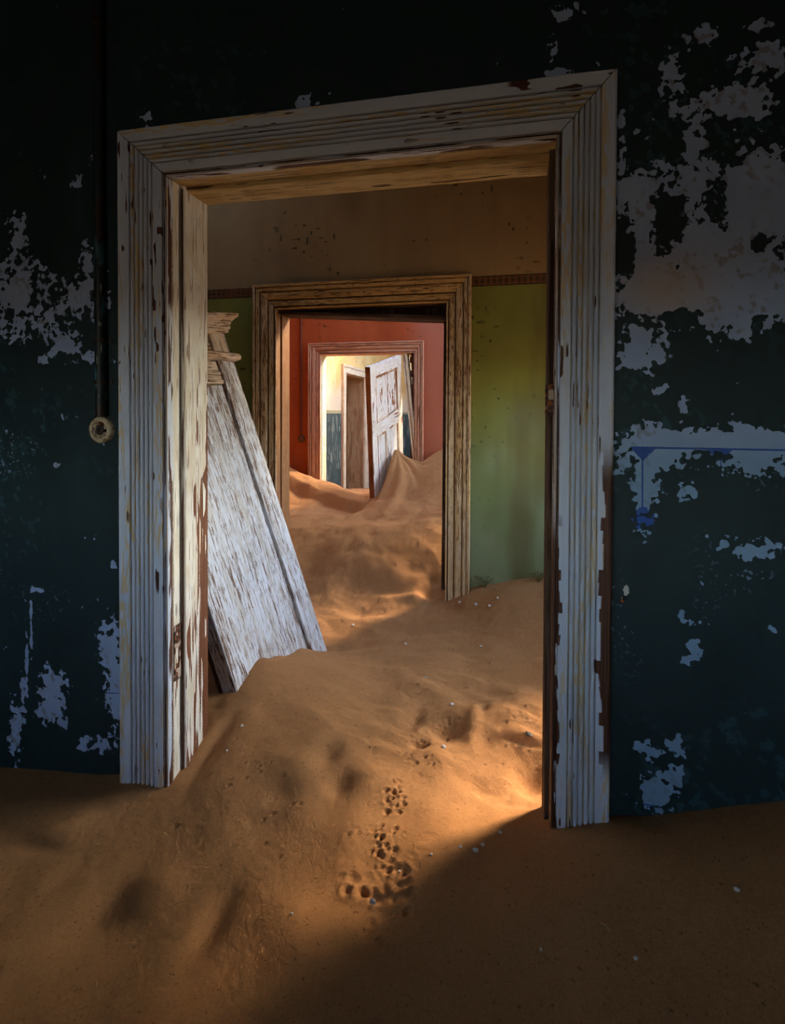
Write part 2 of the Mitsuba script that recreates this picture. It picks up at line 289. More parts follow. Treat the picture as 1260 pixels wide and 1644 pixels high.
mat('m_soffit', wood((0.52, 0.36, 0.15), (0.42, 0.26, 0.09), (0.10, 0.045, 0.02), (0.05, 0.02, 0.01), 0.28, 90, 6, 0.6, 0.02, None, 6.0), 0.65, 0.3)
mat('m_leaf', wood((0.74, 0.76, 0.82), (0.64, 0.62, 0.60), (0.24, 0.14, 0.085), (0.11, 0.060, 0.038), 0.405, 330, 24, 0.30, 0.016, lambda p, u, v: smoothstep(1.1, 1.8, p.z) * 0.085, 3.0), 0.65, 0.3)
mat('m_leaf_tan_lit', wood((0.72, 0.60, 0.48), (0.66, 0.50, 0.34), (0.30, 0.16, 0.08), (0.10, 0.05, 0.03), 0.42, 300, 14, 0.45, 0.04, None, 23.0), 0.65, 0.3)  # tan trim paint, lightened to stand in for light missing high up
mat('m_leaf_dark', wood((0.40, 0.36, 0.33), (0.30, 0.26, 0.22), (0.075, 0.034, 0.020), (0.035, 0.016, 0.010), 0.62, 160, 8, 0.5, 0.03, None, 8.0), 0.7, 0.25)
mat('m_mid', wood((0.58, 0.42, 0.25), (0.54, 0.35, 0.155), (0.27, 0.115, 0.040), (0.11, 0.042, 0.016), 0.405, 330, 34, 0.35, 0.09, lambda p, u, v: smoothstep(0.9, 1.6, p.z) * 0.02 - smoothstep(1.2, 0.7, p.z) * 0.07, 9.0, groove=(.0185, .012)), 0.7, 0.3)
mat('m_mid_head', wood((0.56, 0.31, 0.105), (0.46, 0.24, 0.075), (0.20, 0.075, 0.024), (0.06, 0.022, 0.009), 0.37, 260, 30, 0.45, 0.09, None, 11.0, groove=(.0185, .012)), 0.7, 0.3)
mat('m_dark_wood', wood((0.10, 0.06, 0.04), (0.08, 0.04, 0.02), (0.050, 0.020, 0.010), (0.022, 0.009, 0.005), 0.5, 120, 6, 0.5, 0.05, None, 12.0), 0.75, 0.25)
mat('m_far', wood((0.56, 0.31, 0.21), (0.50, 0.25, 0.16), (0.28, 0.115, 0.06), (0.16, 0.06, 0.03), 0.34, 90, 4, 0.6, 0.05, None, 13.0), 0.7, 0.3)
mat('m_white_door', wood((0.80, 0.78, 0.74), (0.74, 0.69, 0.60), (0.36, 0.16, 0.07), (0.18, 0.075, 0.035), 0.30, 40, 9, 0.75, 0.02, None, 14.0), 0.6, 0.35)
mat('m_worn_panel', wood((0.80, 0.78, 0.74), (0.74, 0.69, 0.60), (0.36, 0.16, 0.07), (0.18, 0.075, 0.035), 0.40, 26, 24, 0.7, 0.02, None, 15.0), 0.6, 0.35)
mat('m_moulding', wood((0.74, 0.62, 0.48), (0.68, 0.52, 0.36), (0.36, 0.15, 0.06), (0.18, 0.07, 0.03), 0.46, 60, 14, 0.7, 0.02, None, 16.0), 0.6, 0.35)
mat('m_red_edge', wood((0.30, 0.13, 0.08), (0.26, 0.10, 0.06), (0.20, 0.075, 0.04), (0.11, 0.04, 0.02), 0.4, 60, 5, 0.6, 0.04, None, 17.0), 0.75, 0.25)
mat('m_pale_wood', wood((0.74, 0.66, 0.50), (0.66, 0.54, 0.36), (0.40, 0.22, 0.11), (0.24, 0.12, 0.06), 0.28, 60, 5, 0.6, 0.03, None, 18.0), 0.65, 0.3)
mat('m_board', wood((0.42, 0.27, 0.14), (0.38, 0.23, 0.11), (0.36, 0.20, 0.09), (0.24, 0.12, 0.05), 0.45, 60, 5, 0.6, 0.06, None, 19.0), 0.75, 0.25)
mat('m_brick', dull((0.10, 0.035, 0.018), (0.045, 0.018, 0.010), 30.0), 0.9, 0.1)
def rust(p, n, uv):
    f = fbm(p.x * 160, p.y * 160, p.z * 160, 3)
    return mix(mix((0.03, 0.012, 0.008), (0.28, 0.07, 0.015), smoothstep(0.42, 0.7, f)), (0.55, 0.45, 0.36), smoothstep(0.60, 0.66, noise(p.y * 130, p.z * 70, 5.0)) * 0.8)
mat('m_rust', rust, 0.7, 0.4)
def pipe_col(p, n, uv):
    f = fbm(p.x * 60, p.y * 60, p.z * 14, 3)
    c = mix((0.012, 0.022, 0.026), (0.04, 0.15, 0.20), smoothstep(0.5, 0.62, f) * smoothstep(2.3, 1.7, p.z))
    c = mix(c, (0.20, 0.20, 0.16), smoothstep(0.74, 0.80, noise(p.x * 200, p.y * 90, p.z * 30)) * smoothstep(2.2, 1.8, p.z))
    return mix(c, (0.03, 0.014, 0.01), smoothstep(0.62, 0.7, fbm(p.x * 30, p.z * 9, 4.0, 2)))
mat('m_pipe', pipe_col, 0.5, 0.4)
def porcelain(p, n, uv):
    f = fbm(p.x * 90, p.y * 90, p.z * 90, 3)
    return mix((0.52, 0.42, 0.28), (0.20, 0.10, 0.05), smoothstep(0.52, 0.66, f) * 0.8)
mat('m_porcelain', porcelain, 0.45, 0.45)
mat('m_socket', dull((0.055, 0.03, 0.022), (0.02, 0.014, 0.012), 80.0), 0.6, 0.4)
plain('m_red_pipe', (0.16, 0.035, 0.014), 0.7)
plain('m_red_switch', (0.12, 0.05, 0.03), 0.4)
plain('m_steel', (0.05, 0.05, 0.055), 0.5, 0.5)
plain('m_chip', (0.62, 0.60, 0.57), 0.8)
plain('m_shell', (0.10, 0.10, 0.10), 0.5)
plain('m_slate', (0.14, 0.15, 0.19), 0.5)
plain('m_straw', (0.50, 0.38, 0.20), 0.8)
plain('m_weed', (0.15, 0.13, 0.05), 0.9)

# ------------------------------------------------------------------ sand drift (one surface through all rooms)
CP = np.array([
 # near room
 (-1.51, 1.35, .488), (-1.074, 1.35, .54), (-0.96, 1.33, .535), (.10, 1.34, .605), (.201, 1.35, .632), (.366, 1.35, .671), (.563, 1.35, .723), (.95, 1.3, .80), (-2.3, 1.3, .45),
 (-.8, .7, .49), (-.25, .8, .52), (.45, .9, .60), (-.3, 0, .48), (-1.5, 0, .44), (1, 0, .65), (-.3, -2, .45), (-2.3, -2, .42), (1.3, -2, .55), (-.26, 1.2, .56), (-.55, 1.25, .55),
 # first doorway
 (-.925, 1.36, .545), (-.905, 1.43, .575), (-.90, 1.51, .61), (.06, 1.51, .52), (-.4, 1.45, .57),
 (-.925, 1.72, .618), (-.935, 1.818, .633), (-.944, 1.934, .639), (-.928, 2.193, .539), (-.923, 2.357, .491), (-.903, 2.579, .387), (-1.05, 1.75, .60),
 # green room
 (-.263, 3.2, .553), (-.116, 3.2, .599), (.123, 3.2, .644), (.6, 3.2, .70), (1.5, 3.2, .75), (-.40, 3.2, .475), (-.42, 3.37, .53), (-.5, 2.1, .52), (-.6, 2.7, .44), (-.75, 3.05, .43), (0.0, 2.5, .54), (.3, 2.0, .55), (1.2, 2.2, .62),
 (.05, 1.63, .505), (-.25, 1.75, .545), (-1.5, 2.2, .50), (-1.7, 2.8, .45), (-2.3, 2.5, .55), (-1.1, 3.0, .42), (-1.4, 3.3, .47), (-1.0, 3.3, .48), (-.65, 3.3, .50),
 # red room
 (-.949, 3.45, .602), (-1.437, 3.5, .579), (-1.004, 3.65, .70), (-.57, 3.6, .689), (-1.54, 3.75, .689), (-1.046, 3.85, .715), (-1.0, 4.3, .76), (-1.4, 4.3, .745), (-.3, 4, .80), (.5, 4.5, .9), (-2.2, 4.2, .74), (-1.26, 4.72, .795), (-.95, 4.75, .82),
 (-1.40, 5.1, .787), (-1.747, 5.2, .846), (-2.044, 5.3, .905), (-2.40, 5.5, 1.017), (-2.9, 5.5, 1.15), (-1.85, 4.8, .762), (-2.138, 4.85, .768), (-1.495, 4.8, .755), (-1.544, 5.606, .75), (-2.05, 5.606, .845), (-2.19, 5.606, .881),
 (-.3, 5.6, 1.25), (-.766, 5.6, 1.192), (-.6, 5.1, 1.02), (.8, 5.4, 1.3),
 # end room
 (-1.5, 6.2, .70), (-2.2, 6.3, .68), (-1.1, 6.3, .85), (-2.35, 7.4, .55), (-2.35, 8.4, .41), (-1, 8, .5), (0.5, 8, .6), (-2, 10, .4), (1, 10, .5), (-3.5, 8, .4)])
_rbf = RBFInterpolator(CP[:, :2], CP[:, 2], kernel='thin_plate_spline', smoothing=2e-4)
HEAP = np.array([(-1.208, 5.40, 1.19), (-1.153, 5.5, 1.098), (-1.27, 4.86, .80), (-1.052, 5.6, 1.06), (-.957, 5.6, 1.138)])
LUMPS = [(-0.323, 2.059, 0.105, 0.097, 0.0, 0.035), (-0.409, 1.908, 0.066, 0.147, 0.0, 0.02), (-0.34, 1.834, 0.029, 0.092, 0.0, -0.022), (-0.2, 1.895, 0.085, 0.069, 0.0, 0.02), (-0.229, 1.788, 0.044, 0.059, 0.0, -0.025), (-0.142, 1.824, 0.028, 0.142, 0.0, 0.022), (-0.294, 1.66, 0.03, 0.037, 0.0, -0.02), (-0.361, 1.683, 0.087, 0.038, 0.0, 0.012), (-0.065, 1.909, 0.126, 0.071, 0.0, 0.022), (-0.12, 1.957, 0.022, 0.058, 0.0, -0.02), (0.027, 1.955, 0.053, 0.039, 0.0, -0.015), (-0.003, 1.804, 0.099, 0.033, 0.0, 0.02), (0.016, 1.783, 0.058, 0.011, 0.0, -0.012), (-0.378, 1.587, 0.073, 0.025, 0.0, 0.01), (-0.233, 1.611, 0.073, 0.035, 0.0, 0.015), (0.033, 1.654, 0.05, 0.07, 0.0, -0.045), (-0.103, 1.553, 0.069, 0.058, 0.0, -0.015), (-0.529, 1.496, 0.035, 0.062, 0.0, -0.022), (-0.463, 1.41, 0.037, 0.045, 0.0, -0.022), (-0.582, 1.419, 0.068, 0.077, 0.0, 0.015), (-0.87, 1.461, 0.025, 0.099, 0.0, -0.02), (-0.378, 1.444, 0.067, 0.081, 0.0, 0.012), (-0.389, 1.258, 0.044, 0.083, 0.0, 0.012), (-0.599, 1.355, 0.049, 0.04, 0.0, -0.012), (-0.275, 1.104, 0.064, 0.061, 0.0, -0.02), (-0.338, 1.114, 0.021, 0.016, 0.0, 0.008), (-0.253, 1.188, 0.055, 0.035, 0.0, -0.006), (-0.602, 1.01, 0.033, 0.077, 0.0, -0.02), (-0.785, 1.063, 0.082, 0.065, 0.0, 0.015), (-0.847, 1.023, 0.054, 0.107, 0.0, -0.018), (-0.462, 1.031, 0.075, 0.066, 0.0, 0.012), (-0.606, 1.241, 0.061, 0.066, 0.0, -0.01), (-0.19, 1.318, 0.075, 0.099, 0.0, 0.012), (-1.137, 1.176, 0.095, 0.06, 0.0, 0.012), (-1.14, 1.122, 0.061, 0.021, 0.0, -0.01), (-0.0, 1.287, 0.085, 0.083, 0.0, -0.01), (0.141, 1.124, 0.096, 0.068, 0.0, 0.012), (-0.623, 3.24, 0.221, 0.036, 0.0, 0.02), (-0.854, 2.979, 0.208, 0.073, 0.0, 0.015), (-0.411, 2.811, 0.158, 0.072, 0.0, -0.02), (-0.814, 3.097, 0.107, 0.056, 0.0, -0.012), (-0.732, 3.393, 0.155, 0.057, 0.0, 0.012), (-0.497, 3.386, 0.057, 0.032, 0.0, -0.02), (-0.516, 3.27, 0.052, 0.071, 0.0, -0.04), (-0.849, 3.545, 0.285, 0.047, 0.0, -0.012), (-1.034, 3.929, 0.226, 0.107, 0.0, 0.012), (-1.203, 3.863, 0.135, 0.082, 0.0, 0.012), (-0.831, 3.846, 0.088, 0.048, 0.0, -0.012), (-0.671, 3.95, 0.089, 0.089, 0.0, 0.02), (-0.809, 4.193, 0.057, 0.124, 0.0, -0.015), (-1.403, 3.892, 0.137, 0.117, 0.0, 0.015), (-1.05, 4.851, 0.055, 0.558, 0.0, 0.02), (-1.002, 5.033, 0.029, 0.311, 0.0, -0.012)]
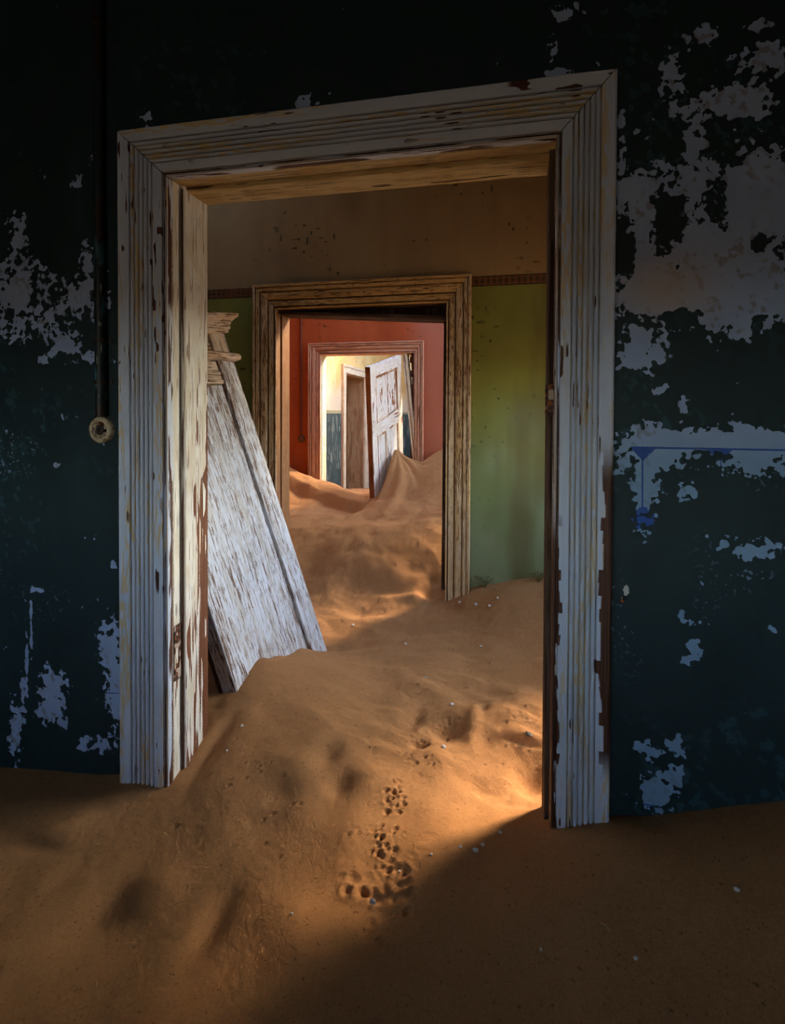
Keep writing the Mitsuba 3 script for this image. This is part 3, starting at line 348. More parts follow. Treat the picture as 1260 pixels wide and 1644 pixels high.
PITS = [(-0.3292, 1.4084, 0.007, 0.0043), (-0.2894, 1.388, 0.0064, 0.0032), (-0.2879, 1.3491, 0.0072, 0.0043), (-0.3166, 1.3436, 0.0081, 0.0072), (-0.3165, 1.4103, 0.0076, 0.0039), (-0.318, 1.3679, 0.0082, 0.0042), (-0.2979, 1.3672, 0.0056, 0.0051), (-0.3261, 1.3817, 0.0076, 0.0037), (-0.3113, 1.3911, 0.0056, 0.0036), (-0.3341, 1.4067, 0.0055, 0.0045), (-0.2856, 1.373, 0.0057, 0.0036), (-0.3271, 1.3766, 0.0068, 0.004), (-0.3142, 1.3887, 0.0055, 0.0049), (-0.3025, 1.4153, 0.0065, 0.006), (-0.2817, 1.3779, 0.0077, 0.0062), (-0.2905, 1.3686, 0.0056, 0.0044), (-0.2885, 1.4019, 0.0074, 0.0049), (-0.3008, 1.3965, 0.0064, 0.0055), (-0.3118, 1.4047, 0.0073, 0.0068), (-0.3355, 1.4041, 0.0082, 0.0045), (-0.3328, 1.2767, 0.0067, 0.005), (-0.3226, 1.218, 0.0061, 0.0041), (-0.3098, 1.2554, 0.0074, 0.0069), (-0.3263, 1.2839, 0.0089, 0.0051), (-0.3097, 1.2306, 0.0064, 0.0033), (-0.3229, 1.2561, 0.0056, 0.0041), (-0.2906, 1.1861, 0.0067, 0.0036), (-0.2733, 1.2317, 0.0066, 0.0033), (-0.3109, 1.2617, 0.0064, 0.0059), (-0.2969, 1.2075, 0.0065, 0.0052), (-0.2836, 1.289, 0.0081, 0.0055), (-0.3333, 1.2722, 0.007, 0.0057), (-0.3146, 1.2373, 0.0055, 0.003), (-0.2872, 1.2266, 0.0055, 0.0032), (-0.294, 1.2367, 0.0063, 0.0041), (-0.3053, 1.2143, 0.0077, 0.0072), (-0.3193, 1.2947, 0.0065, 0.0057), (-0.3654, 1.256, 0.0059, 0.0034), (-0.3453, 1.2823, 0.006, 0.0021), (-0.3381, 1.2824, 0.0059, 0.0036), (-0.316, 1.2753, 0.0059, 0.0031), (-0.3719, 1.2649, 0.0061, 0.003), (-0.3886, 1.2448, 0.006, 0.0033), (-0.2868, 1.2755, 0.0066, 0.0043), (-0.3412, 1.2722, 0.0055, 0.0019), (-0.307, 1.4306, 0.008, 0.0045), (-0.3168, 1.4091, 0.0068, 0.0055), (-0.3114, 1.458, 0.0075, 0.0046), (-0.3244, 1.4464, 0.007, 0.0058), (-0.3012, 1.6772, 0.0055, 0.002), (-0.3189, 1.6889, 0.0055, 0.0018), (-0.2647, 1.6664, 0.0055, 0.0029), (-0.3054, 1.5954, 0.0055, 0.0029), (-0.261, 1.587, 0.0059, 0.0027), (-0.3011, 1.6638, 0.0056, 0.0028), (-0.2137, 1.623, 0.0059, 0.0029), (-0.2845, 1.5596, 0.0055, 0.0034), (-0.2833, 1.7209, 0.0055, 0.0019), (-0.3064, 1.6672, 0.0055, 0.0028), (-0.264, 1.5835, 0.0055, 0.0035), (-0.2802, 1.5558, 0.0055, 0.0033), (-0.3046, 1.6739, 0.0065, 0.0036), (-0.2961, 1.668, 0.0055, 0.0034), (-0.2469, 1.8046, 0.0062, 0.0024), (-0.2253, 1.7787, 0.0069, 0.0027), (-0.2147, 1.8087, 0.0056, 0.0031), (-0.2424, 1.7785, 0.0058, 0.002), (-0.2688, 1.6847, 0.0057, 0.0029), (-0.2537, 1.6636, 0.0068, 0.0028), (-0.2456, 1.7926, 0.0061, 0.0039), (-0.2421, 1.8054, 0.006, 0.0029), (-0.2375, 1.7991, 0.0061, 0.0025), (-0.2659, 1.714, 0.0055, 0.0032), (-0.2373, 1.8198, 0.0055, 0.003), (-0.2632, 1.805, 0.0055, 0.0019), (-0.257, 1.8235, 0.0076, 0.0031), (-0.2026, 1.7997, 0.0055, 0.0019), (-0.2211, 1.7824, 0.0055, 0.0035), (-0.1765, 1.7901, 0.0063, 0.0025), (-0.274, 1.7837, 0.0063, 0.0033), (-0.2282, 1.8521, 0.0083, 0.0044), (-0.2056, 1.7877, 0.0067, 0.0033), (-0.2215, 1.8013, 0.0055, 0.0028), (-0.3736, 1.7735, 0.0055, 0.0023), (-0.3354, 1.6528, 0.0055, 0.0031), (-0.2845, 1.7508, 0.0055, 0.0029), (-0.2912, 1.6895, 0.0055, 0.0028), (-0.3772, 1.8476, 0.0055, 0.0022), (-0.3815, 1.6724, 0.0055, 0.0019), (-0.3774, 1.7577, 0.0055, 0.0023), (-0.3536, 1.7866, 0.0057, 0.0037), (-0.3477, 1.8272, 0.0055, 0.0024), (-0.3498, 1.744, 0.0055, 0.0032), (-0.3233, 1.6967, 0.0055, 0.0035), (-0.3362, 1.7441, 0.0055, 0.003), (-0.3471, 1.6682, 0.0055, 0.0022), (-0.3283, 1.82, 0.0058, 0.003), (-0.3233, 1.5868, 0.0055, 0.0029), (-0.3057, 1.6847, 0.0055, 0.0025), (-0.3392, 1.8627, 0.0055, 0.0031), (-0.3622, 1.7257, 0.0058, 0.0021), (-0.343, 1.5817, 0.0055, 0.0022), (-0.2748, 1.6794, 0.0055, 0.0021), (-0.225, 1.8366, 0.007, 0.0043), (-0.1858, 1.818, 0.0065, 0.003), (-0.1755, 1.7673, 0.0055, 0.003), (-0.1746, 1.7957, 0.0057, 0.003), (-0.2265, 1.8443, 0.0055, 0.0022), (-0.1754, 1.8104, 0.0055, 0.0032), (-0.2101, 1.7933, 0.0055, 0.0028), (-0.1956, 1.8462, 0.0068, 0.004), (-0.1759, 1.8031, 0.0056, 0.002), (-0.1846, 1.7802, 0.0062, 0.003), (-0.3396, 1.9327, 0.0055, 0.0022), (-0.5007, 1.8906, 0.0062, 0.0031), (-0.4646, 1.9551, 0.0059, 0.0021), (-0.5078, 1.9334, 0.0055, 0.0019), (-0.2622, 1.9693, 0.0064, 0.0024), (-0.2608, 1.9406, 0.0055, 0.0032), (-0.5521, 1.9091, 0.0064, 0.0029), (-0.368, 1.9265, 0.0065, 0.003), (-0.4857, 1.8878, 0.0055, 0.0021), (-0.3806, 1.9666, 0.0055, 0.0026), (-0.372, 1.881, 0.0055, 0.0031), (-0.3572, 1.9214, 0.0055, 0.0021), (-0.353, 2.0041, 0.0055, 0.0035), (-0.516, 1.9487, 0.0055, 0.0028), (-0.6299, 1.7641, 0.0056, 0.0019), (-0.3877, 1.9175, 0.0055, 0.0026), (-0.4475, 1.9752, 0.0056, 0.002), (-0.5579, 1.9627, 0.0055, 0.002), (-0.436, 1.9249, 0.006, 0.0028), (-0.5648, 1.8118, 0.0055, 0.0027), (-0.5126, 1.9406, 0.0055, 0.0018), (-0.309, 1.9029, 0.0055, 0.002), (-0.5184, 1.9196, 0.0063, 0.0037), (-0.4359, 2.0375, 0.0058, 0.0035), (-0.125, 1.8216, 0.0055, 0.0019), (-0.1202, 1.7647, 0.0055, 0.0023), (-0.1389, 1.8571, 0.0055, 0.0027), (-0.1413, 1.787, 0.0055, 0.0022), (-0.1841, 1.8393, 0.006, 0.0036), (-0.1788, 2.1772, 0.0069, 0.0023), (-0.1306, 1.8164, 0.0057, 0.0024), (-0.1374, 1.8118, 0.0055, 0.0018), (-0.1106, 1.9896, 0.0055, 0.0033), (-0.1781, 2.0876, 0.0062, 0.0025), (-0.1435, 1.779, 0.0055, 0.002), (-0.1294, 1.7688, 0.0055, 0.0026), (-0.1137, 1.8215, 0.0055, 0.0018), (-0.1215, 1.8941, 0.0055, 0.0027), (-0.2537, 1.5579, 0.0055, 0.0027), (-0.2829, 1.6871, 0.0055, 0.0021), (-0.2676, 1.6956, 0.0055, 0.0036), (-0.3038, 1.5842, 0.0055, 0.0032), (-0.1652, 1.6389, 0.0055, 0.0034), (-0.3259, 1.5791, 0.0055, 0.0024), (-0.245, 1.5906, 0.0055, 0.0028), (-0.2155, 1.6914, 0.0055, 0.0029), (-0.2928, 1.5465, 0.0055, 0.0024), (-0.1883, 1.5818, 0.0055, 0.0026), (-0.1464, 1.6988, 0.0055, 0.0021), (-0.1837, 1.6569, 0.0055, 0.0028), (-0.2364, 1.6777, 0.0055, 0.0024), (-0.3028, 1.6638, 0.0055, 0.0026), (-0.254, 1.6395, 0.0055, 0.0019), (-0.307, 1.6447, 0.0055, 0.0029), (-0.2935, 1.6875, 0.0055, 0.0029), (-0.2023, 1.6879, 0.0055, 0.0019), (-0.2643, 1.6637, 0.0055, 0.0033), (-0.2236, 1.5784, 0.0055, 0.0027), (0.0365, 1.8078, 0.0058, 0.0024), (-0.022, 1.785, 0.0055, 0.0028), (-0.1016, 1.7983, 0.0055, 0.0036), (-0.129, 1.7323, 0.0055, 0.0022), (-0.0418, 1.7848, 0.0055, 0.0019), (-0.1035, 1.7383, 0.0056, 0.0027), (-0.0022, 1.7892, 0.0055, 0.0027), (-0.1115, 1.7786, 0.0055, 0.0018), (-0.0084, 1.7841, 0.0055, 0.0026), (0.0362, 1.781, 0.0055, 0.002), (0.0044, 1.7838, 0.0055, 0.0025), (0.0153, 1.7957, 0.0056, 0.0036), (-0.0195, 1.7675, 0.0057, 0.0026), (-0.0857, 1.7658, 0.0055, 0.0019), (-0.093, 1.7747, 0.0055, 0.0032), (0.031, 1.7628, 0.0055, 0.0031), (0.0226, 1.9046, 0.0063, 0.0034), (0.0205, 1.9894, 0.0086, 0.0051), (-0.0157, 1.8745, 0.008, 0.0052), (0.0373, 1.9156, 0.0055, 0.0035), (0.0521, 1.9779, 0.0072, 0.0029), (0.0264, 1.8815, 0.0072, 0.0036), (0.0579, 1.984, 0.0077, 0.0026), (0.0634, 1.9257, 0.0056, 0.0033), (0.0366, 1.995, 0.0074, 0.0032), (-0.0357, 1.9046, 0.007, 0.0034), (0.035, 1.9114, 0.0056, 0.0037), (0.0025, 1.9079, 0.0083, 0.004), (-0.0388, 1.8491, 0.0067, 0.004), (0.0427, 1.8854, 0.0081, 0.0027), (-0.4273, 1.984, 0.0066, 0.0031), (-0.2123, 1.8834, 0.0055, 0.0031), (-0.1985, 2.047, 0.0067, 0.0035), (-0.2365, 2.0992, 0.0055, 0.003), (-0.1984, 2.0583, 0.006, 0.002), (-0.24, 2.118, 0.0055, 0.003), (-0.3728, 2.044, 0.0059, 0.003), (-0.1374, 2.0911, 0.0068, 0.0025), (-0.2974, 2.0312, 0.0055, 0.0019), (-0.2887, 2.0764, 0.0055, 0.003), (-0.4994, 1.99, 0.0061, 0.0025), (-0.3316, 2.0279, 0.0057, 0.0022), (-0.5214, 1.9445, 0.0063, 0.0024), (-0.3608, 1.9977, 0.0066, 0.0036), (-0.4381, 2.0113, 0.0055, 0.0029), (-0.395, 2.041, 0.0056, 0.0025), (-0.1763, 2.3805, 0.0068, 0.0041), (-0.5281, 2.5573, 0.0092, 0.0058), (-0.1466, 1.8524, 0.0057, 0.0019), (-0.1989, 2.319, 0.0066, 0.0039), (-0.0781, 2.3201, 0.0065, 0.0037), (-0.392, 2.1918, 0.0075, 0.0047), (-0.0684, 2.3103, 0.006, 0.0038), (-0.149, 2.5008, 0.0059, 0.0038), (-0.3691, 2.0402, 0.0062, 0.0038), (-0.22, 2.3824, 0.0078, 0.004), (-0.0008, 2.0561, 0.0067, 0.0039), (-0.2054, 2.1422, 0.0076, 0.0046), (-0.099, 2.1919, 0.0074, 0.0032), (-0.4727, 2.0066, 0.0067, 0.0038), (-0.4081, 2.2936, 0.0063, 0.0036), (-0.3079, 2.1029, 0.0055, 0.0036), (-0.0319, 2.3926, 0.0056, 0.002), (-0.313, 2.2148, 0.0079, 0.0048), (-0.0083, 2.1776, 0.0063, 0.0026), (-0.278, 2.1488, 0.0065, 0.0042), (-0.267, 2.1882, 0.0055, 0.0028), (-0.0593, 1.9916, 0.0058, 0.0028), (-0.2133, 2.3417, 0.0079, 0.0028), (-0.1947, 2.1518, 0.0076, 0.0025), (-0.0138, 2.0929, 0.0073, 0.0043), (-0.1996, 2.2986, 0.0072, 0.0024), (-0.0246, 1.6114, 0.0055, 0.0022), (-0.096, 1.6627, 0.0055, 0.0032), (-0.0388, 1.5861, 0.0055, 0.0028), (0.0512, 1.7144, 0.0055, 0.0019), (-0.038, 1.6139, 0.0055, 0.0034), (0.0158, 1.6608, 0.0055, 0.0021), (-0.0725, 1.5778, 0.0055, 0.0019), (-0.0453, 1.6913, 0.0055, 0.0036), (-0.0402, 1.7632, 0.0055, 0.0033), (-0.0966, 1.6006, 0.0055, 0.0021), (-0.2195, 1.5716, 0.0055, 0.0032), (-0.4262, 1.5676, 0.0055, 0.0035), (-0.239, 1.5588, 0.0055, 0.0022), (-0.2786, 1.4539, 0.0055, 0.003), (-0.2697, 1.5183, 0.0055, 0.0031), (-0.3128, 1.5642, 0.0055, 0.0023), (-0.2475, 1.4801, 0.0055, 0.0023), (-0.3095, 1.4813, 0.0055, 0.0029), (-0.3024, 1.5266, 0.0055, 0.003), (-0.2524, 1.5657, 0.0055, 0.0028), (-0.2871, 1.6653, 0.0055, 0.002), (-0.2354, 1.5639, 0.0055, 0.0034), (-0.2658, 1.5307, 0.0055, 0.0023), (-0.328, 1.5049, 0.0055, 0.0021), (-0.2621, 1.5115, 0.0055, 0.0032), (-0.3184, 1.4587, 0.0055, 0.0019), (-0.2557, 1.0271, 0.0093, 0.0037), (-0.2874, 1.1198, 0.012, 0.0029), (-0.3186, 1.1205, 0.012, 0.004), (-0.2464, 1.0989, 0.0119, 0.0035), (-0.3168, 1.1254, 0.0088, 0.0037), (-0.222, 1.1368, 0.0082, 0.0037), (-0.3018, 1.1084, 0.0066, 0.0021), (-0.2511, 1.1256, 0.0073, 0.002), (-0.3714, 1.1481, 0.0072, 0.0018), (-0.3166, 1.1241, 0.01, 0.0029), (-0.2627, 1.1285, 0.0073, 0.0024), (-0.3302, 1.1182, 0.0059, 0.0024), (-0.2346, 1.0894, 0.0077, 0.0034), (-0.2309, 1.0989, 0.0059, 0.002), (-0.275, 1.1336, 0.0116, 0.0035), (-0.2962, 1.1257, 0.0131, 0.0052), (-0.2624, 1.053, 0.0092, 0.0028), (-0.3073, 1.124, 0.0065, 0.0029), (-0.3148, 1.1573, 0.0092, 0.0021), (-0.2472, 1.0945, 0.0055, 0.0013), (-0.3061, 1.1807, 0.0056, 0.0025), (-0.2677, 1.0508, 0.0055, 0.0019), (-0.3281, 1.0826, 0.0078, 0.0021), (-0.2744, 1.1475, 0.0065, 0.0026), (-0.3505, 1.1227, 0.0111, 0.0047), (-0.2453, 1.128, 0.0127, 0.0029), (-0.2772, 1.1217, 0.0095, 0.0042), (-0.347, 1.1474, 0.0121, 0.0035), (-0.2798, 1.0475, 0.0078, 0.0029), (-0.2604, 1.0907, 0.0125, 0.0034), (-0.2763, 1.184, 0.0086, 0.0029), (-0.2456, 1.1834, 0.0136, 0.0044), (-0.2371, 1.1771, 0.0106, 0.0047), (-0.2515, 1.1636, 0.0126, 0.0043), (-0.232, 1.1552, 0.0115, 0.005), (-0.2629, 1.1863, 0.0121, 0.0035), (-0.279, 1.203, 0.0102, 0.0039), (-0.2232, 1.1312, 0.0124, 0.0039), (-0.277, 1.1806, 0.0088, 0.0039), (-0.2723, 1.2222, 0.011, 0.0037), (-0.2882, 1.0573, 0.0061, 0.0015), (-0.269, 1.0426, 0.0068, 0.0017), (-0.2739, 1.03, 0.0071, 0.0029), (-0.2954, 1.0428, 0.0055, 0.0016), (-0.2717, 1.0174, 0.0057, 0.0023), (-0.2837, 1.0394, 0.0065, 0.0022), (-0.2982, 1.0977, 0.0062, 0.0024), (-0.2847, 1.0763, 0.0076, 0.0022), (-0.257, 1.031, 0.0055, 0.0012), (-0.2809, 1.0618, 0.007, 0.0029), (-0.2505, 1.019, 0.0077, 0.0031), (-0.2943, 1.0452, 0.0064, 0.0021), (-0.2734, 1.0386, 0.0064, 0.0024), (-0.2857, 1.0702, 0.0084, 0.0025), (-0.3502, 1.1146, 0.0118, 0.0059), (-0.3267, 1.1091, 0.0078, 0.0031), (-0.2446, 1.1482, 0.0093, 0.0046), (-0.2135, 1.0933, 0.0101, 0.005), (-0.1978, 1.0871, 0.0074, 0.0014), (-0.2181, 1.0931, 0.0057, 0.001), (-0.1423, 1.042, 0.0063, 0.0013), (-0.193, 1.0571, 0.0077, 0.0015), (-0.1912, 1.0527, 0.0055, 0.0015), (-0.2079, 1.0817, 0.0069, 0.0016), (-0.1409, 1.0571, 0.0078, 0.0016), (-0.145, 1.0576, 0.0059, 0.0016), (-0.1412, 1.0734, 0.0062, 0.0013), (-0.132, 1.0365, 0.0055, 0.0011), (-0.0801, 0.9379, 0.0055, 0.0017), (-0.1386, 0.9085, 0.0066, 0.0017), (-0.0796, 0.9403, 0.0055, 0.0015), (-0.1466, 0.9381, 0.0066, 0.0021), (-0.0279, 0.933, 0.0055, 0.0012), (-0.0394, 0.9813, 0.0061, 0.0017), (-0.0525, 0.9291, 0.0055, 0.0016), (-0.031, 0.944, 0.0062, 0.0017), (-0.2662, 0.9362, 0.0055, 0.0016), (-0.1629, 0.9504, 0.0059, 0.0012), (-0.1485, 0.9238, 0.006, 0.0015), (-0.1656, 0.9376, 0.0072, 0.0013), (-0.2045, 0.9423, 0.0076, 0.0015), (-0.2114, 0.9445, 0.0055, 0.0012), (-0.2216, 0.9307, 0.0068, 0.002), (-0.1902, 0.9883, 0.0062, 0.0017), (-1.4418, 3.7771, 0.0074, 0.0031), (-1.1827, 3.5802, 0.0089, 0.0041), (-1.2213, 4.2709, 0.0089, 0.0039), (-1.1098, 3.9266, 0.0097, 0.0057), (-0.6584, 3.6176, 0.0079, 0.0051), (-1.0465, 3.6631, 0.0078, 0.0045), (-1.0348, 3.6079, 0.0099, 0.0064), (-1.4082, 3.73, 0.0082, 0.0037), (-1.1514, 3.5803, 0.0094, 0.0062), (-1.082, 3.6007, 0.0083, 0.0035), (-1.4553, 3.7005, 0.0104, 0.006), (-0.7693, 3.4473, 0.0086, 0.0047), (-0.8987, 3.7197, 0.0078, 0.0049), (-1.0606, 3.6056, 0.0094, 0.0054), (-0.99, 3.5895, 0.0079, 0.0051), (-1.0418, 3.5241, 0.0072, 0.003), (-1.5991, 4.9099, 0.0127, 0.0066), (-1.795, 4.7181, 0.011, 0.006), (-1.4559, 4.9077, 0.0129, 0.0044), (-1.2423, 4.2766, 0.0083, 0.0043), (-1.708, 4.8037, 0.0105, 0.0055), (-1.3933, 4.2633, 0.0109, 0.0065), (-1.4452, 4.8972, 0.0113, 0.005), (-1.357, 3.9178, 0.01, 0.0049), (-1.1631, 4.2769, 0.0101, 0.0055), (-1.3263, 4.1489, 0.0094, 0.0039), (-1.2245, 4.386, 0.0086, 0.0033), (-1.4209, 4.3372, 0.0111, 0.0049), (-1.4238, 4.2494, 0.0103, 0.0039), (-1.1988, 4.2869, 0.0119, 0.0045), (-1.2409, 4.1102, 0.011, 0.006), (-1.378, 4.078, 0.011, 0.005), (-0.899, 4.7322, 0.0081, 0.005), (-0.8097, 4.4765, 0.0082, 0.0033), (-0.9919, 4.8769, 0.0089, 0.003), (-0.8786, 4.7908, 0.01, 0.0063), (-0.9734, 4.8322, 0.012, 0.004), (-1.005, 4.9675, 0.0108, 0.0051), (-0.8783, 4.4121, 0.0096, 0.0058), (-0.9082, 4.622, 0.01, 0.0041), (-0.798, 4.5114, 0.008, 0.0052), (-0.9728, 4.7185, 0.0106, 0.0067), (-0.9549, 4.8017, 0.0113, 0.004), (-1.0029, 4.7961, 0.0109, 0.0059), (-0.9292, 4.8489, 0.0094, 0.0046), (-0.9412, 4.8509, 0.01, 0.0036), (-0.6028, 3.0661, 0.0079, 0.0047), (-0.7621, 3.1265, 0.0068, 0.0039), (-0.9204, 3.0984, 0.009, 0.005), (-0.7067, 2.8011, 0.0055, 0.0019), (-0.7132, 2.936, 0.0074, 0.003), (-0.9561, 2.9476, 0.0065, 0.0035), (-0.8975, 3.1462, 0.0063, 0.0027), (-1.1353, 3.1567, 0.0075, 0.0036), (-0.6456, 3.0628, 0.0078, 0.0035), (-0.7109, 3.1454, 0.0079, 0.0035), (-0.7315, 3.1576, 0.0078, 0.0044), (-0.7692, 2.9287, 0.0062, 0.0031), (-0.9654, 2.957, 0.0074, 0.0038), (-0.6192, 3.1198, 0.0076, 0.0036), (-0.5799, 3.1543, 0.0071, 0.0038), (-0.4535, 3.0543, 0.0063, 0.0039), (-0.6491, 3.1082, 0.0088, 0.004), (-0.5738, 2.936, 0.0063, 0.0036), (-0.3493, 2.6094, 0.0062, 0.0029), (-0.4092, 2.8635, 0.0091, 0.0041), (-0.2102, 2.4761, 0.006, 0.0022), (-0.4552, 2.3349, 0.0055, 0.0032), (-0.3538, 2.6177, 0.006, 0.0029), (-0.1244, 2.3827, 0.0079, 0.0041), (-0.3465, 2.3428, 0.0068, 0.003), (-0.348, 2.5209, 0.0085, 0.0039), (-0.3809, 2.3187, 0.0055, 0.0021), (-0.2878, 2.2746, 0.0075, 0.0038), (-0.2995, 2.5422, 0.008, 0.003), (-0.506, 2.3415, 0.0064, 0.0042), (-0.5123, 2.2316, 0.0055, 0.0023), (-0.3791, 2.3914, 0.0068, 0.0033), (-0.5149, 2.649, 0.0073, 0.0027), (-0.4632, 2.6297, 0.0063, 0.0026), (-0.2274, 2.5746, 0.0058, 0.0037), (-0.3082, 2.4028, 0.0077, 0.0049), (-0.3912, 2.0593, 0.0055, 0.0031), (-0.2376, 2.4576, 0.0062, 0.0021), (-0.2952, 2.5377, 0.0076, 0.0046), (-0.5312, 2.5912, 0.007, 0.0039), (-0.3176, 2.5466, 0.0071, 0.0035), (-0.3014, 2.3438, 0.0071, 0.0031), (-0.3243, 2.5666, 0.0063, 0.0026), (-0.5415, 2.4537, 0.0066, 0.0029), (-0.5431, 1.5336, 0.0055, 0.0032), (-0.5991, 1.2918, 0.0055, 0.0034), (-0.4288, 1.3622, 0.0055, 0.0023), (-0.7153, 1.3725, 0.0055, 0.0023), (-0.7503, 1.3423, 0.0055, 0.0036), (-0.3694, 1.3475, 0.0055, 0.0022), (-0.513, 1.4116, 0.0055, 0.0024), (-0.5289, 1.1739, 0.0055, 0.0028), (-0.541, 1.3232, 0.0055, 0.0036), (-0.6161, 1.3333, 0.0055, 0.0025), (-0.6173, 1.2725, 0.0055, 0.003), (-0.6168, 1.3933, 0.0057, 0.0037), (-0.8273, 1.3744, 0.0055, 0.0027), (-0.6331, 1.1915, 0.0055, 0.0022), (0.0796, 1.1679, 0.0055, 0.0016), (-0.0011, 1.3335, 0.0065, 0.0016), (0.0827, 1.646, 0.0081, 0.0019), (0.007, 1.6959, 0.0073, 0.0017), (-0.1102, 1.1825, 0.0055, 0.0019), (0.0147, 1.1542, 0.0055, 0.0015), (0.1353, 1.2799, 0.0055, 0.0014), (0.0337, 1.3192, 0.0063, 0.0018), (0.141, 1.7017, 0.008, 0.0021), (0.1337, 1.2182, 0.0064, 0.0021), (0.042, 1.3553, 0.0066, 0.0015), (0.1311, 1.2261, 0.0055, 0.0012), (-0.8292, 1.2258, 0.0055, 0.0031), (-0.6071, 1.3769, 0.0055, 0.0019), (-0.8142, 1.497, 0.0055, 0.0031), (-0.5607, 1.3183, 0.0055, 0.0024), (-0.6694, 1.424, 0.0055, 0.0036), (-0.6963, 1.413, 0.0055, 0.0028), (-0.6859, 1.3964, 0.0055, 0.003), (-0.5825, 1.2083, 0.0055, 0.003), (-0.7574, 1.3587, 0.0055, 0.0023), (-0.7447, 1.4198, 0.0055, 0.0024)]

def sand_base(x, y):
    x, y = np.asarray(x, float), np.asarray(y, float)
    return _rbf(np.stack([x.ravel(), y.ravel()], 1)).reshape(x.shape)

def sand_h(x, y, fine=True):
    h = sand_base(x, y)
    # heap piled on the hinge side of the far door leaf
    side = np.clip((x + 1.275 + (5.6 - y) * 0.0) / 0.05, 0, 1)
    r = np.hypot(x + 1.20, (y - 5.42) * 0.95); an = np.arctan2(y - 5.42, x + 1.20)
    crease = 0.022 * np.sin(an * 9 + 1.0 + 2.0 * np.sin(an * 2.3)) * np.clip(r / 0.25, 0, 1) + 0.012 * np.sin(an * 21 + r * 8) * np.clip(r / 0.3, 0, 1)
    cone = 1.215 - 0.70 * r + 0.10 * np.clip(r - 0.35, 0, 9) + crease - (1 - side) * 2
    h = np.where(cone - h > -0.2, 0.5 * (h + cone + np.sqrt((h - cone) ** 2 + 0.0009)), h)
    # lee face of the drift left of the leaf
    dd = (5.30 + (x + 2.4) * -0.36) - y
    h = h - 0.085 * np.clip(dd / 0.11, 0, 1) ** 1.2 * np.exp(-np.clip(dd / 0.45, 0, 9) ** 2) * np.clip((-1.31 - x) / 0.06, 0, 1)
    # unseen sand bank added behind the viewer to keep daylight off the near floor
    h = h + 0.84 * np.exp(-((y + 2.0) / 0.45) ** 2)
    # valley between the heap and the far wall
    h = h - 0.07 * np.exp(-((x + 1.06) / 0.06) ** 2 - ((y - 5.6) / 0.14) ** 2)
    P = np.stack([x, y, np.zeros_like(x)], -1)
    inB = np.clip((y - 1.35) / 0.4, 0, 1)
    h = h + (meshkit.fbm(P * 2.6, 3, 1) - 0.5) * (0.030 + 0.055 * inB)
    h = h + (meshkit.fbm(P * 9, 3, 2) - 0.5) * (0.010 + 0.014 * inB)
    if fine:
        rough = np.clip(meshkit.fbm(P * 3.1, 2, 9) * 2.2 - 0.8, 0, 1)
        h = h + (meshkit.noise(P * 42, 3) - 0.5) * 0.006 * rough * np.clip((y - 1.3) / .3, 0.15, 1)
    for lx, ly, rx, ry, ang, a in LUMPS:
        c, s = math.cos(ang), math.sin(ang)
        u, v = (x - lx) * c + (y - ly) * s, -(x - lx) * s + (y - ly) * c
        h = h + a * np.exp(-(u / rx) ** 2 - (v / ry) ** 2)
    return h

def pits(x, y, h):
    for px, py, r, d in PITS:
        sel = (np.abs(x - px) < 3 * r) & (np.abs(y - py) < 3 * r)
        if sel.any():
            q = ((x[sel] - px) ** 2 + (y[sel] - py) ** 2) / r ** 2
            h[sel] += -d * np.exp(-q) + 0.45 * d * np.exp(-((np.sqrt(q) - 1.35) / 0.45) ** 2)
    return h

def axis(*spans):
    out = []
    for a, b, st in spans:
        out += list(np.arange(a, b - 1e-9, st))
    return np.array(out + [spans[-1][1]])
gx = axis((-4.0, -2.6, .05), (-2.6, -1.5, .012), (-1.5, .62, .0045), (.62, 1.7, .03))
gy = axis((-3.6, .62, .05), (.62, 2.3, .0045), (2.3, 3.6, .008), (3.6, 5.75, .011), (5.75, 10.2, .06))
GX, GY = np.meshgrid(gx, gy)
GZ = pits(GX, GY, sand_h(GX, GY))
nx, ny = len(gx), len(gy)
i = np.arange(ny - 1)[:, None] * nx + np.arange(nx - 1)[None]
quad = np.stack([i, i + 1, i + nx + 1, i + nx], -1).reshape(-1, 4)
add('sand_drift', (np.stack([GX, GY, GZ], -1).reshape(-1, 3), quad), 'm_sand', smooth=True)
say('sand_drift', 'orange wind-blown sand drifted deep across the floor of every room', 'sand', kind='stuff')
def sand_at(x, y):
    return float(pits(np.array([[x]]), np.array([[y]]), sand_h(np.array([[x]]), np.array([[y]])))[0, 0])

# ------------------------------------------------------------------ walls, ceilings, windows
XR = 0.80
add('floor', boxes((-4.2, 2.0, -3.6, 10.6, -.2, 0.0)), 'm_plaster'); say('floor', 'floor buried under the sand', kind='structure')
def holed(key, d, x0, x1, m, label):
    add(key, boxes((x0, d['xl'] - .012, d['y'], d['y2'], 0, CEIL), (d['xr'] + .012, x1, d['y'], d['y2'], 0, CEIL), (d['xl'] - .012, d['xr'] + .012, d['y'], d['y2'], d['zt'] + .012, CEIL)), m)
    say(key, label, kind='structure')
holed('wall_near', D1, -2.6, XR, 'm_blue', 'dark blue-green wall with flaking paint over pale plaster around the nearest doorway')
holed('wall_middle', D2, -2.6, XR, 'm_green', 'green and tan wall with a painted border around the second doorway')
holed('wall_far', D3, -3.6, XR, 'm_red', 'rust red wall around the third doorway')
add('wall_middle__painted_border', boxes((-2.6, D2['xl'] - D2['aL'], YB - .0015, YB + .002, 2.283, 2.341), (D2['xr'] + D2['aR'], XR, YB - .0015, YB + .002, 2.283, 2.341)), 'm_frieze')
say('wall_middle__painted_border', 'rust coloured border strip with dark stencilled ovals')

